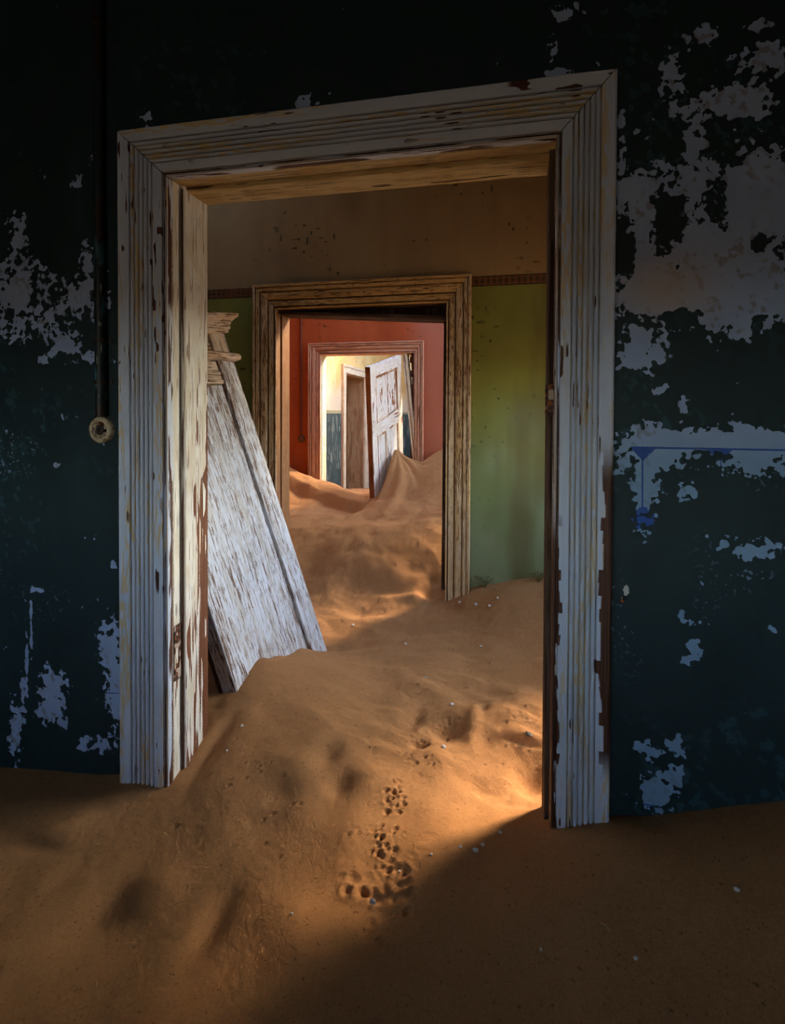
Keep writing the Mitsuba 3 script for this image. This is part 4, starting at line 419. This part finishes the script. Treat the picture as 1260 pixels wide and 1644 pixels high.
# side walls: right-hand outer wall with window openings for the three rooms behind
WIN = [(1.66, 3.12, 1.10, 1.93), (4.45, 5.55, 1.00, 2.7), (7.2, 8.2, 1.1, 2.5)]
bs = [(XR, XR + .25, -2.6, WIN[0][0], 0, CEIL)]
for k, (a, b, c, d) in enumerate(WIN):
    bs += [(XR, XR + .25, a, b, 0, c), (XR, XR + .25, a, b, d, CEIL)]
    bs.append((XR, XR + .25, b, WIN[k + 1][0] if k < 2 else 10.6, 0, CEIL))
add('wall_right', boxes(*bs), 'm_plaster'); say('wall_right', 'outer wall on the right with window openings', kind='structure')
for k, (a, b, c, d) in enumerate(WIN):
    key = f'window_{k + 1}'
    t = .05
    add(key + '__frame', boxes((XR + .08, XR + .16, a, a + t, c, d), (XR + .08, XR + .16, b - t, b, c, d), (XR + .08, XR + .16, a + t, b - t, d - t, d), (XR + .08, XR + .16, a + t, b - t, c, c + t)), 'm_pale_wood')
    say(key, 'window opening in the outer wall on the right', kind='structure')

# rear wall behind the viewer; its low doorway is added to shape the daylight
YR = -1.7
RD = (-2.3, 0.65, 1.90)
add('wall_behind', boxes((-2.6, RD[0], YR - .2, YR, 0, CEIL), (RD[1], XR + .25, YR - .2, YR, 0, CEIL), (RD[0], RD[1], YR - .2, YR, RD[2], CEIL)), 'm_dim'); say('wall_behind', 'wall behind the viewer with an added low doorway shaping the daylight', kind='structure')
add('added_porch', boxes((RD[0] - .2, RD[0], YR - 1.6, YR - .2, 0, RD[2] + .2), (RD[1], RD[1] + .2, YR - 1.6, YR - .2, 0, RD[2] + .2), (RD[0], RD[1], YR - 1.6, YR - .2, RD[2], RD[2] + .2)), 'm_dim'); say('added_porch', 'added porch behind the viewer that narrows the incoming daylight', kind='structure')  # unseen porch, added to keep the rear daylight low and narrow
add('wall_left', boxes((-2.6, -2.4, -1.9, YA, 0, CEIL)), 'm_dim'); say('wall_left', 'left wall of the blue room', kind='structure')
add('wall_left_middle', boxes((-2.6, -2.4, YA2, YB, 0, CEIL)), 'm_plaster'); say('wall_left_middle', 'left wall of the green room', kind='structure')
add('wall_left_far', boxes((-3.6, -3.4, YB2, YC, 0, CEIL), (-3.6, -2.4, YB, YB2, 0, CEIL)), 'm_red'); say('wall_left_far', 'left wall of the red room', kind='structure')
add('wall_end', boxes((-2.7, XR, YD, YD + .2, 0, CEIL)), 'm_end'); say('wall_end', 'end wall of the last room, yellow above dark green', kind='structure')
D4 = (7.44, 8.41, 2.14)
add('wall_left_end', boxes((XL4 - .27, XL4, YC2, D4[0], 0, CEIL), (XL4 - .27, XL4, D4[1], YD, 0, CEIL), (XL4 - .27, XL4, D4[0], D4[1], D4[2], CEIL)), 'm_end')
say('wall_left_end', 'yellow and dark green wall seen through the third doorway', kind='structure')
add('wall_beyond', boxes((-4.0, -3.9, YC2, 10.6, 0, CEIL), (-4.0, XL4 - .27, 10.3, 10.6, 0, CEIL)), 'm_ochre'); say('wall_beyond', 'ochre wall of the room past the last doorway', kind='structure')
add('ceiling', boxes((-4.2, 2.0, -2.6, YA, CEIL, CEIL + .15)), 'm_dim'); say('ceiling', 'dark ceiling of the blue room', kind='structure')
SKY_HOLE = (-1.9, 0.75, 4.4, 5.55)                  # opening added in the red room ceiling to let sky light in
add('ceiling_middle', boxes((-4.2, 2.0, YA, 2.1, CEIL, CEIL + .15), (-4.2, -2.35, 2.1, 3.0, CEIL, CEIL + .15), (-1.85, 2.0, 2.1, 3.0, CEIL, CEIL + .15), (-4.2, 2.0, 3.0, SKY_HOLE[2], CEIL, CEIL + .15), (-4.2, 2.0, SKY_HOLE[3], 6.3, CEIL, CEIL + .15), (-4.2, 2.0, 8.7, 10.6, CEIL, CEIL + .15), (-4.2, -2.35, 6.3, 8.7, CEIL, CEIL + .15), (-4.2, SKY_HOLE[0], SKY_HOLE[2], SKY_HOLE[3], CEIL, CEIL + .15), (SKY_HOLE[1], 2.0, SKY_HOLE[2], SKY_HOLE[3], CEIL, CEIL + .15)), 'm_plaster'); say('ceiling_middle', 'plaster ceiling of the rooms behind, with added openings for sky light', kind='structure')  # gaps over the green, red and end rooms are added for light

# ------------------------------------------------------------------ door frames
def casing(key, d, prof, mside, mhead, zb=.15, thick=.028):
    """prof: [(s 0..1 from the opening outwards, t proud in metres)] front outline."""
    y = d['y']
    for side in (-1, 1):
        w = d['aL'] if side < 0 else d['aR']
        x0 = d['xl'] if side < 0 else d['xr']
        pl = [(s * w, t) for s, t in prof] + [(w, -.004), (0, -.004)]
        m = MB()
        m.prism(pl, (x0, y, 0), X * side, -Y, Z, zb, lambda s, t, w=w: d['zt'] + s * d['ah'] / w - .0012, u0=rng.uniform(0, 3), caps=False)
        k = m.build(f'{key}__side_casing', mside)
    h = d['ah']
    m = MB()
    pl = [(s * h, t) for s, t in prof] + [(h, -.004), (0, -.004)]
    m.prism(pl, (0, y, d['zt']), Z, -Y, X, lambda s, t: d['xl'] - s * d['aL'] / h + .0012, lambda s, t: d['xr'] + s * d['aR'] / h - .0012, u0=rng.uniform(0, 3), caps=False)
    m.build(f'{key}__head_casing', mhead)

def reeded():
    p = [(0, .014), (.012, .021), (.042, .022), (.060, .013), (.080, .013), (.095, .027), (.26, .029)]
    n, a, b = 5, .275, .735
    for k in range(n):
        s0, w = a + (b - a) * k / n, (b - a) / n
        p += [(s0, .0205), (s0 + .14 * w, .0205), (s0 + .26 * w, .0265), (s0 + .40 * w, .0290), (s0 + .56 * w, .0298), (s0 + .72 * w, .0290), (s0 + .86 * w, .0265)]
    p += [(b, .0205), (b + .010, .0205), (b + .018, .029), (.965, .030), (1.0, .025)]
    return p

door1 = thing('door_1')
say(door1, 'white reeded wooden frame of the nearest doorway with flaking paint', kind='structure')
casing(door1, D1, reeded(), 'm_front', 'm_front_head')
def jamb(key, d, side, m, mstop, zb=.15, stop=.0125, y_step=None, ztop=None):
    x0 = d['xl'] if side < 0 else d['xr']
    A = X if side < 0 else -X                       # towards the opening
    zt = d['zt'] if ztop is None else ztop
    b = MB(); b.bar((x0 - A[0] * .024, d['y'] - .004, zb), A, Y, Z, .024, d['y2'] - d['y'] + .006, zt - zb, .0015)
    k = b.build(f'{key}__jamb', m)
    ys = d['y'] + .040 if y_step is None else y_step
    b = MB(); b.bar((x0 - A[0] * .003, ys, zb), A, Y, Z, stop + .003, d['y2'] + .002 - ys, zt - zb, .003)
    b.build(f'{k}__door_stop', mstop)
    return k
jl = jamb(door1, D1, -1, 'm_jamb', 'm_jamb')
jr = jamb(door1, D1, 1, 'm_jamb_bare', 'm_dark_wood')
b = MB(); b.bar((D1['xl'] + .004, YA + .034, .15), X, Y, Z, .004, .007, D1['zt'] - .16, .001); b.build(f'{jl}__rebate_strip', 'm_leaf_dark')
b = MB(); b.bar((D1['xl'] - .01, YA - .004, D1['zt']), Z, Y, X, .03, YA2 - YA + .006, D1['xr'] - D1['xl'] + .02, .0015); hj = b.build(f'{door1}__head_jamb', 'm_soffit')
b = MB(); b.bar((D1['xl'] + .012, YA + .052, D1['zt'] - .0115), Z, Y, X, .014, YA2 - YA - .05, D1['xr'] - D1['xl'] - .024, .003); b.build(f'{hj}__door_stop', 'm_soffit')
# rusty strike plate on the left jamb, hinge knuckle on the right one
m = boxes((-.925, -.9225, 1.360, 1.386, .845, .965)); m = m.subdivide().subdivide()
hole = MB()
add(f'{jl}__strike_plate', boxes((-.926, -.9222, 1.359, 1.387, .905, .968), (-.926, -.9222, 1.359, 1.364, .86, .905), (-.926, -.9222, 1.381, 1.387, .86, .905), (-.926, -.9222, 1.359, 1.387, .815, .86)), 'm_rust')
labels[f'{jl}__strike_plate'] = {'label': 'rusted iron strike plate'}
hk = trimesh.util.concatenate([trimesh.creation.cylinder(.0065, .022, sections=14, transform=trimesh.transformations.translation_matrix((.062, 1.372, z))) for z in (1.565, 1.589, 1.613)] + [boxes((.0625, .0752, 1.362, 1.384, 1.553, 1.625))])
add(f'{jr}__hinge', hk, 'm_rust'); labels[f'{jr}__hinge'] = {'label': 'rusty red hinge'}

def moulded():
    return [(0, .010), (.02, .020), (.07, .022), (.085, .008), (.12, .008), (.135, .020), (.33, .021), (.345, .010), (.385, .010), (.40, .020), (.47, .028), (.60, .031), (.66, .031), (.675, .016), (.715, .016), (.73, .036), (.84, .038), (.85, .028), (.885, .028), (.90, .042), (.97, .043), (1.0, .036)]
door2 = thing('door_2'); say(door2, 'cracked brown moulded frame of the second doorway in the green wall', kind='structure')
casing(door2, D2, moulded(), 'm_mid', 'm_mid_head')
jamb(door2, D2, -1, 'm_mid', 'm_mid', stop=.010)
# loose lining board on the right-hand side, hanging clear of the sand
b = MB(); b.bar((D2['xr'] + .02, YB + .0, .15), -X, Y, Z, .02, .155, D2['zt'] - .15, .002); k2 = b.build(f'{door2}__jamb', 'm_dark_wood')
b = MB(); b.bar((D2['xr'] - .033, YB + .085, .52), np.array([1, 0, 0.]), Y, Z + X * .004, .034, .07, 1.60, .003); b.build(f'{door2}__loose_stop', 'm_dark_wood')
b = MB(); b.bar((D2['xl'] - .01, YB + .002, D2['zt']), Z, Y, X, .012, .154, D2['xr'] - D2['xl'] + .02, .001); b.build(f'{door2}__head_jamb', 'm_dark_wood')
b = MB(); zt2 = D2['zt']; b.prism([(D2['xl'] + .02, zt2), (D2['xr'], zt2 - .075), (D2['xr'], zt2)], (0, YB + .11, 0), X, Z, Y, 0, .03); kk = b.build(f'{door2}__head_wedge', 'm_dark_wood'); labels[kk] = {'label': 'dark wood above the sagging head lining'}
# head lining that has dropped at its right-hand end
L = np.array([D2['xr'] - D2['xl'] - .01, 0, -.068]); Ln = np.linalg.norm(L); L /= Ln
b = MB(); b.bar((D2['xl'] + .004, YB + .012, D2['zt'] - .022), np.cross(Y, L) * -1, Y, L, .022, .15, Ln, .002); kk = b.build(f'{door2}__loose_head_lining', 'm_dark_wood'); labels[kk] = {'label': 'dark head lining sagging on its right side'}

door3 = thing('door_3'); say(door3, 'reddish wooden frame of the third doorway in the red wall', kind='structure')
casing(door3, D3, moulded(), 'm_far', 'm_far')
jamb(door3, D3, -1, 'm_pale_wood', 'm_pale_wood', stop=.006, y_step=YC + .02)
b = MB(); b.bar((D3['xl'], YC + .0, D3['zt']), Z, Y, X, .02, .155, .999, .002); b.build(f'{door3}__head_jamb', 'm_far')
# rough reveal behind the lining that came away
for q, z in enumerate(np.arange(.9, 2.17, .07)):
    add(f'{door3}__reveal_brick', boxes((D3['xr'] - rng.uniform(.022, .050), D3['xr'] + .03, YC + .022, YC2 - .004, z + .003, z + .067)), 'm_brick')
L = np.array([.115, -.01, -1.06]); L /= np.linalg.norm(L)
A_ = np.cross(Y, L); A_ /= np.linalg.norm(A_); 
b = MB(); b.bar(np.array([-1.187, YC - .0, 2.19]), X, Y, L, .052, .15, 1.25, .003); k3 = b.build(f'{door3}__loose_jamb', 'm_pale_wood'); labels[k3] = {'label': 'pale jamb lining leaning away from the wall'}
b = MB(); b.bar(np.array([-1.166, YC - .006, 2.185]), X, Y, L, .006, .008, 1.24, .001); b.build(f'{k3}__bead', 'm_red_edge')

door4 = thing('door_4'); say(door4, 'pale frame of the last doorway in the yellow wall', kind='structure')
for side, y0 in ((-1, D4[0]), (1, D4[1])):
    b = MB(); w = .165
    b.prism([(0, .02), (w * .3, .024), (w * .34, .018), (w * .7, .022), (w * .75, .032), (w, .034), (w, -.003), (0, -.003)], (XL4, y0, 0), Y * side, X, Z, .15, lambda s, t: D4[2] + s * .7, caps=False)
    b.build(f'{door4}__side_casing', 'm_pale_wood')
b = MB(); h = .115
b.prism([(0, .02), (h * .3, .024), (h * .34, .018), (h * .7, .022), (h * .75, .032), (h, .034), (h, -.003), (0, -.003)], (XL4, 0, D4[2]), Z, X, Y, lambda s, t: D4[0] - s * .165 / h, lambda s, t: D4[1] + s * .165 / h, caps=True)
b.build(f'{door4}__head_casing', 'm_pale_wood')
b = MB(); b.bar((XL4 - .27, D4[1] - .02, .15), Y, X, Z, .02, .27, D4[2] - .15, .002); b.build(f'{door4}__jamb', 'm_board')
b = MB(); b.bar((XL4 - .27, D4[0], .15), Y, X, Z, .02, .27, D4[2] - .15, .002); b.build(f'{door4}__jamb', 'm_board')
b = MB(); b.bar((XL4 - .27, D4[0], D4[2] - .02), Z, X, Y, .02, .27, D4[1] - D4[0], .002); b.build(f'{door4}__head_jamb', 'm_board')

# ------------------------------------------------------------------ tall door leaf leaning in the green room
u_, n_, v_ = np.array([-.07654521, .99567189, .0527097]), np.array([-.95180137, -.05722046, -.30133033]), np.array([-.29701007, -.07323456, .95206182])
P0 = np.array([-.92450287, 1.72111421, .6180892])
W_ = .842
def pan(a, b, c):
    return P0 + a * u_ + b * v_ + c * n_
ld = thing('leaning_door')
say(ld, 'weathered white door leaf with a moulded cap leaning half buried just inside the nearest doorway', 'door', kind='thing')
B0 = -.55
def up(key, a0, a1, b0, b1, c0, c1, m, ch=.003):        # grain upwards
    q = MB(); q.bar(pan(a0, b0, c0), u_, n_, v_, a1 - a0, c1 - c0, b1 - b0, ch); return q.build(key, m)
def across(key, a0, a1, b0, b1, c0, c1, m, ch=.003):    # grain across
    q = MB(); q.bar(pan(a0, b0, c0), v_, n_, u_, b1 - b0, c1 - c0, a1 - a0, ch); return q.build(key, m)
up(f'{ld}__stile', 0, .105, B0, 1.20, .006, .060, 'm_leaf')
up(f'{ld}__stile', .664, .806, B0, 1.20, 0, .050, 'm_leaf')
up(f'{ld}__edge_bead', .812, W_, B0, 1.205, .004, .054, 'm_leaf')
up(f'{ld}__panel', .105, .645, B0, 1.085, .010, .040, 'm_leaf')
up(f'{ld}__back_board', .0, W_, B0, 1.345, .058, .074, 'm_leaf_dark')
for b0, b1, c in ((1.093, 1.112, .000), (1.115, 1.132, .006), (1.136, 1.150, .002), (1.154, 1.199, .008)):
    across(f'{ld}__slat', .105, .652, b0, b1, c, .05, 'm_leaf_tan_lit')
k = across(f'{ld}__ledge', -.01, .868, 1.208, 1.238, -.028, .060, 'm_leaf_tan_lit', .008)
up(f'{ld}__pilaster', .655, .798, 1.238, 1.350, -.002, .05, 'm_leaf_tan_lit')  # lighter tan stands in for warm light on the upper leaf
up(f'{ld}__edge_bead', .806, .838, 1.238, 1.345, .006, .054, 'm_leaf')
for b0 in (1.240, 1.256, 1.272, 1.288, 1.304, 1.322):
    across(f'{ld}__slat', .10, .648, b0, b0 + .013, .006, .05, 'm_leaf_tan_lit')
# moulded cap: swept profile (b, c)
q = MB()
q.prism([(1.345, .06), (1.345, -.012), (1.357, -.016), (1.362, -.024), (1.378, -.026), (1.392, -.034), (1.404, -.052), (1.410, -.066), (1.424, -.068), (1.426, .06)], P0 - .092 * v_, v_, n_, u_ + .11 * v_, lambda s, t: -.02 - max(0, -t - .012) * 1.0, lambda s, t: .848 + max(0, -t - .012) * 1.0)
q.build(f'{ld}__cap', 'm_leaf_tan_lit')

# ------------------------------------------------------------------ white panelled door standing open in the third doorway
uL, nL, vL = np.array([.12128795, .96681999, .22482959]), np.array([-.99233949, .11274361, .05050957]), np.array([.02348557, -.22923348, .97308809])
uL /= np.linalg.norm(uL); vL -= uL * (vL @ uL); vL /= np.linalg.norm(vL); nL = np.cross(vL, uL); nL *= -np.sign(nL[0])
HT = np.array([-1.19074011, 5.59763673, 2.17055223])      # hinge side, top
WL, HL, TL = .865, 2.0, .045
ol = thing('panelled_door')
say(ol, 'white panelled door standing open, sagging into the sand heap in the third doorway', 'door', kind='thing')
def lf(a, b, c):           # a from the free edge, b below the top, c into the leaf
    return HT - (WL - a) * uL - b * vL + c * nL
def lup(key, a0, a1, b0, b1, c0, c1, m):
    q = MB(); q.bar(lf(a0, b1, c0), uL, nL, vL, a1 - a0, c1 - c0, b1 - b0, .003); return q.build(key, m)
def lac(key, a0, a1, b0, b1, c0, c1, m):
    q = MB(); q.bar(lf(a0, b1, c0), vL, nL, uL, b1 - b0, c1 - c0, a1 - a0, .003); return q.build(key, m)
lup(f'{ol}__stile', .004, .135, 0, HL, 0, TL, 'm_white_door'); lup(f'{ol}__stile', WL - .12, WL, 0, HL, 0, TL, 'm_white_door')
k = lup(f'{ol}__free_edge', .0, .005, 0, HL, -.001, TL + .001, 'm_red_edge'); labels[k] = {'label': 'bare red-brown edge of the door'}
lac(f'{ol}__rail', .135, WL - .12, 0, .105, 0, TL, 'm_white_door')
lac(f'{ol}__rail', .135, WL - .12, .545, .665, 0, TL, 'm_white_door')
lac(f'{ol}__rail', .135, WL - .12, 1.55, HL, 0, TL, 'm_white_door')
lup(f'{ol}__muntin', .39, .475, .665, 1.55, 0, TL, 'm_white_door')
def framed(a0, a1, b0, b1, m):
    p_ = lup(f'{ol}__panel', a0 - .004, a1 + .004, b0 - .004, b1 + .004, .014, .030, m)
    for aa, bb in (((a0, a0 + .022), (b0, b1)), ((a1 - .022, a1), (b0, b1))):
        lup(f'{p_}__moulding', *aa, *bb, .002, .02, 'm_moulding')
    for bb in ((b0, b0 + .022), (b1 - .022, b1)):
        lac(f'{p_}__moulding', a0 + .022, a1 - .022, *bb, .002, .02, 'm_moulding')
framed(.135, WL - .12, .105, .545, 'm_worn_panel')
framed(.135, .39, .665, 1.55, 'm_white_door'); framed(.475, WL - .12, .665, 1.55, 'm_white_door')
for bz in (.155, .20):
    b_ = MB(); b_.bar(lf(.42 + (bz - .155) * 4, .53 + (bz - .155) * 1.6, -.004), vL, nL, uL, .007, .006, .20, .001); b_.build(f'{ol}__black_scratch', 'm_steel')

# ------------------------------------------------------------------ conduits and switches
def tube(pts, r, n=14):
    p = np.asarray(pts, float); t = np.gradient(p, axis=0); t /= np.linalg.norm(t, axis=1, keepdims=True)
    a = np.cross(t, Y); a /= np.linalg.norm(a, axis=1, keepdims=True); bb = np.cross(t, a)
    ang = np.arange(n) * 2 * np.pi / n
    v = (p[:, None] + r * (np.cos(ang)[None, :, None] * a[:, None] + np.sin(ang)[None, :, None] * bb[:, None])).reshape(-1, 3)
    f = []
    for ii in range(len(p) - 1):
        for j in range(n):
            f += [[ii * n + j, ii * n + (j + 1) % n, (ii + 1) * n + (j + 1) % n, (ii + 1) * n + j]]
    return v, np.array(f)
pipe = thing('conduit_pipe')
zz = np.linspace(1.545, 3.45, 24)
add(f'{pipe}__tube', tube(np.stack([-1.139 + .004 * np.sin(zz * 2.1), np.full_like(zz, YA - .014), zz], 1), .0150), 'm_pipe', smooth=True)
for z in (1.64, 1.755, 2.62):
    xc = -1.139 + .004 * math.sin(z * 2.1)
    bnd = trimesh.creation.annulus(.0148, .0170, .012, sections=20); bnd.apply_translation((xc, YA - .014, z))
    add(f'{pipe}__clip', trimesh.util.concatenate([bnd, boxes((xc - .028, xc + .028, YA - .003, YA + .001, z - .006, z + .006))]), 'm_socket')
say(pipe, 'dark painted conduit pipe running down the blue wall to the porcelain switch', 'pipe')
def lathe(prof, c, m, key, n=36):
    """prof [(radius, proud)]; axis along -y from the wall at c."""
    v, f = [], []
    ang = np.arange(n) * 2 * np.pi / n
    for r, h in prof:
        v += [[c[0] + r * math.cos(a), c[1] - h, c[2] + r * math.sin(a)] for a in ang]
    for ii in range(len(prof) - 1):
        for j in range(n):
            f.append([ii * n + j, ii * n + (j + 1) % n, (ii + 1) * n + (j + 1) % n, (ii + 1) * n + j])
    return add(key, (np.array(v), np.array(f)), m, smooth=35)
sw = thing('light_switch'); c = (-1.144, YA, 1.507)
lathe([(.0375, -.002), (.0375, .010), (.036, .014), (.033, .017), (.028, .0185), (.0245, .017), (.0230, .010), (.0225, .006), (.0005, .006)], c, 'm_porcelain', f'{sw}__base')
lathe([(.0145, .005), (.0145, .013), (.0125, .016), (.006, .016), (.0055, .011), (.0005, .011)], c, 'm_socket', f'{sw}__socket'); labels[f'{sw}__socket'] = {'label': 'dark broken middle'}
for a in range(6):
    an = a * math.pi / 3 + .4
    mm = boxes((-.0035, .0035, -.012, 0, -.005, .005)); mm.apply_transform(trimesh.transformations.rotation_matrix(-an, (0, 1, 0))); mm.apply_translation((c[0] + .0190 * math.cos(an), c[1] - .004, c[2] + .0190 * math.sin(an)))
    add(f'{sw}__contact', mm, 'm_rust' if a % 2 else 'm_porcelain')
say(sw, 'round cream porcelain switch with a broken middle on the blue wall', 'light switch')
pipe2 = thing('conduit_pipe')
zz = np.linspace(1.34, 3.4, 14)
add(f'{pipe2}__tube', tube(np.stack([np.full_like(zz, -2.280), np.full_like(zz, YC - .012), zz], 1), .012, 10), 'm_red_pipe', smooth=True)
say(pipe2, 'thin red painted conduit on the red wall left of the third doorway', 'pipe')
sw2 = thing('light_switch')
lathe([(.040, -.002), (.040, .012), (.034, .020), (.020, .022), (.016, .034), (.0005, .036)], (-2.276, YC, 1.30), 'm_red_switch', f'{sw2}__base')
say(sw2, 'small round dark switch on the red wall below its conduit', 'light switch')

# nail with a chip of plaster on the blue wall
nl = thing('wall_nail')
add(f'{nl}__shank', trimesh.creation.cylinder(.002, .03, sections=8, segment=((.229, YA + .002, 1.143), (.224, YA - .022, 1.136))), 'm_rust')
lathe([(.0045, -.001), (.0045, .0015), (.0005, .0022)], (.2245, YA - .021, 1.1365), 'm_rust', f'{nl}__head', 10)
say(nl, 'rusty nail in the blue wall just right of the near casing', 'nail')
fl = trimesh.creation.icosphere(2, 1.0); fl.vertices *= 1 + (meshkit.noise(fl.vertices * 2.1)[:, None] - .5) * .9; fl.vertices *= (.0065, .003, .010); fl.apply_translation((.2365, YA - .002, 1.156))
add('plaster_chip', fl, 'm_chip'); say('plaster_chip', 'pale chip of plaster clinging to the blue wall above the nail', 'plaster chip')

# ------------------------------------------------------------------ small things on the sand
def stone(name, x, y, r, m, label, cat, group=None, flat=.6, seed=0):
    s = trimesh.creation.icosphere(2, 1.0)
    s.vertices *= 1 + (meshkit.noise(s.vertices * 1.7 + seed * 9.1)[:, None] - .5) * .7
    s.vertices *= np.array((r, r * .8, r * flat))
    s.apply_transform(trimesh.transformations.rotation_matrix(seed * 1.3, (0, 0, 1)))
    s.apply_translation((x, y, sand_at(x, y) + r * flat * .35))
    k = add(thing(name), s, m); say(k, label, cat, group)
CHIPS = [(-0.091, 1.259, 0.007), (-0.077, 1.281, 0.0057), (-0.039, 1.34, 0.0052), (-0.126, 1.261, 0.0042), (-0.219, 1.667, 0.0085), (-0.228, 1.947, 0.0087), (-0.529, 2.617, 0.0075), (-0.168, 2.563, 0.0071), (-0.187, 1.224, 0.0035), (-0.821, 1.548, 0.0057), (-0.442, 1.04, 0.0031), (0.044, 1.034, 0.0034), (0.403, 1.156, 0.0058), (0.203, 1.033, 0.0043), (-0.228, 3.038, 0.0101), (-0.151, 2.961, 0.0098), (-0.111, 3.005, 0.0083), (-0.325, 3.132, 0.0087), (-0.886, 2.93, 0.0085), (-0.354, 2.145, 0.0061), (-0.251, 1.184, 0.0034), (-0.819, 1.455, 0.0036)]
CHIP_LABELS = ['larger pale pebble of the close pair on the shadowed sand',
 'smaller pale pebble of the close pair on the shadowed sand, the one nearer the casing',
 'pale pebble nearest the foot of the right casing, on the shadowed sand', 'tiny pale crumb just left of the close pair of pebbles',
 'pale pebble in the middle of the sunlit sand inside the doorway', 'pale pebble at the far edge of the sunlit sand inside the doorway',
 'tiny pale crumb in the middle of the green room floor', 'tiny pale crumb right of the middle of the green room floor, towards the right casing',
 'tiny pale crumb on the sand right of the trail of prints', 'pale crumb on the sand just below the foot of the leaning door',
 'tiny pale crumb on the near sand left of the trampled hollow', 'pale crumb on the dark near sand between the hollow and the straw',
 'pale pebble far right on the dark sand below the blue wall', 'pale pebble on the dark near sand just below the straw',
 'pale crumb first to the right of the second frame foot', 'pale crumb second to the right of the second frame foot',
 'pale crumb on the sand closest to the twig by the green wall', 'pale crumb touching the foot of the second frame',
 'tiny pale crumb on the sand right of the lower corner of the leaning door', 'tiny pale crumb in the shade just beyond the sunlit sand',
 'tiny pale crumb at the upper edge of the trampled hollow', 'pale crumb on the sand nearest the left jamb of the near doorway']
for q, (x, y, r) in enumerate(CHIPS):
    stone('pebble', x, y, r, 'm_chip', CHIP_LABELS[q], 'pebble', 'pale pebbles on the sand', seed=q)
stone('shell', 0.033, 1.803, .011, 'm_shell', 'dark shell lying on the sunlit sand beside the right casing', 'shell', None, .5, 31)
stone('slate_chip', -0.294, 1.117, .009, 'm_slate', 'blue-grey stone chip in the trampled hollow of the near sand', 'stone', None, .5, 33)
def twig(name, pts, r, m, label, cat):
    p = np.array([(x, y, sand_at(x, y) + dz) for x, y, dz in pts])
    v, f = tube(p, r, 6); k = add(thing(name), (v, f), m, smooth=True); say(k, label, cat)
for pts, lab in zip([((0.152, 1.078, 0.004), (0.159, 1.072, 0.008), (0.166, 1.067, 0.003)), ((-0.148, 3.166, 0.004), (-0.13, 3.146, 0.012), (-0.112, 3.112, 0.003))], ('short pale straw on the dark sand at the lower right', 'thin pale twig on the sand in front of the green wall')):
    twig('straw', pts, .0016, 'm_straw', lab, 'straw')
def weed(x, y, label, seed):
    r = np.random.default_rng(seed); z = sand_at(x, y); k = thing('dry_weed'); ms = []
    for _ in range(22):
        a, l = r.uniform(0, 6.28), r.uniform(.03, .075)
        p = np.array([(x, y, z - .01), (x + .35 * l * math.cos(a), y + .35 * l * math.sin(a) * .6, z + l * .5), (x + .8 * l * math.cos(a), y + .8 * l * math.sin(a) * .6, z + l * r.uniform(.5, .9))])
        v, f = tube(p, .0016, 5); ms.append(trimesh.Trimesh(v, np.vstack([f[:, [0, 1, 2]], f[:, [0, 2, 3]]]), process=False))
        lfm = trimesh.creation.icosphere(1, .007); lfm.vertices *= (1, .5, .6); lfm.apply_translation(p[2]); ms.append(lfm)
    add(k, trimesh.util.concatenate(ms), 'm_weed'); say(k, label, 'dry weed')
for (x, y), lab, s in zip([(0.105, 3.17), (-0.19, 3.18)], ('dry weed tuft against the green wall beside the near frame', 'small dark clump of dry weed at the foot of the green wall'), (1, 2)):
    weed(x, y, lab, s)
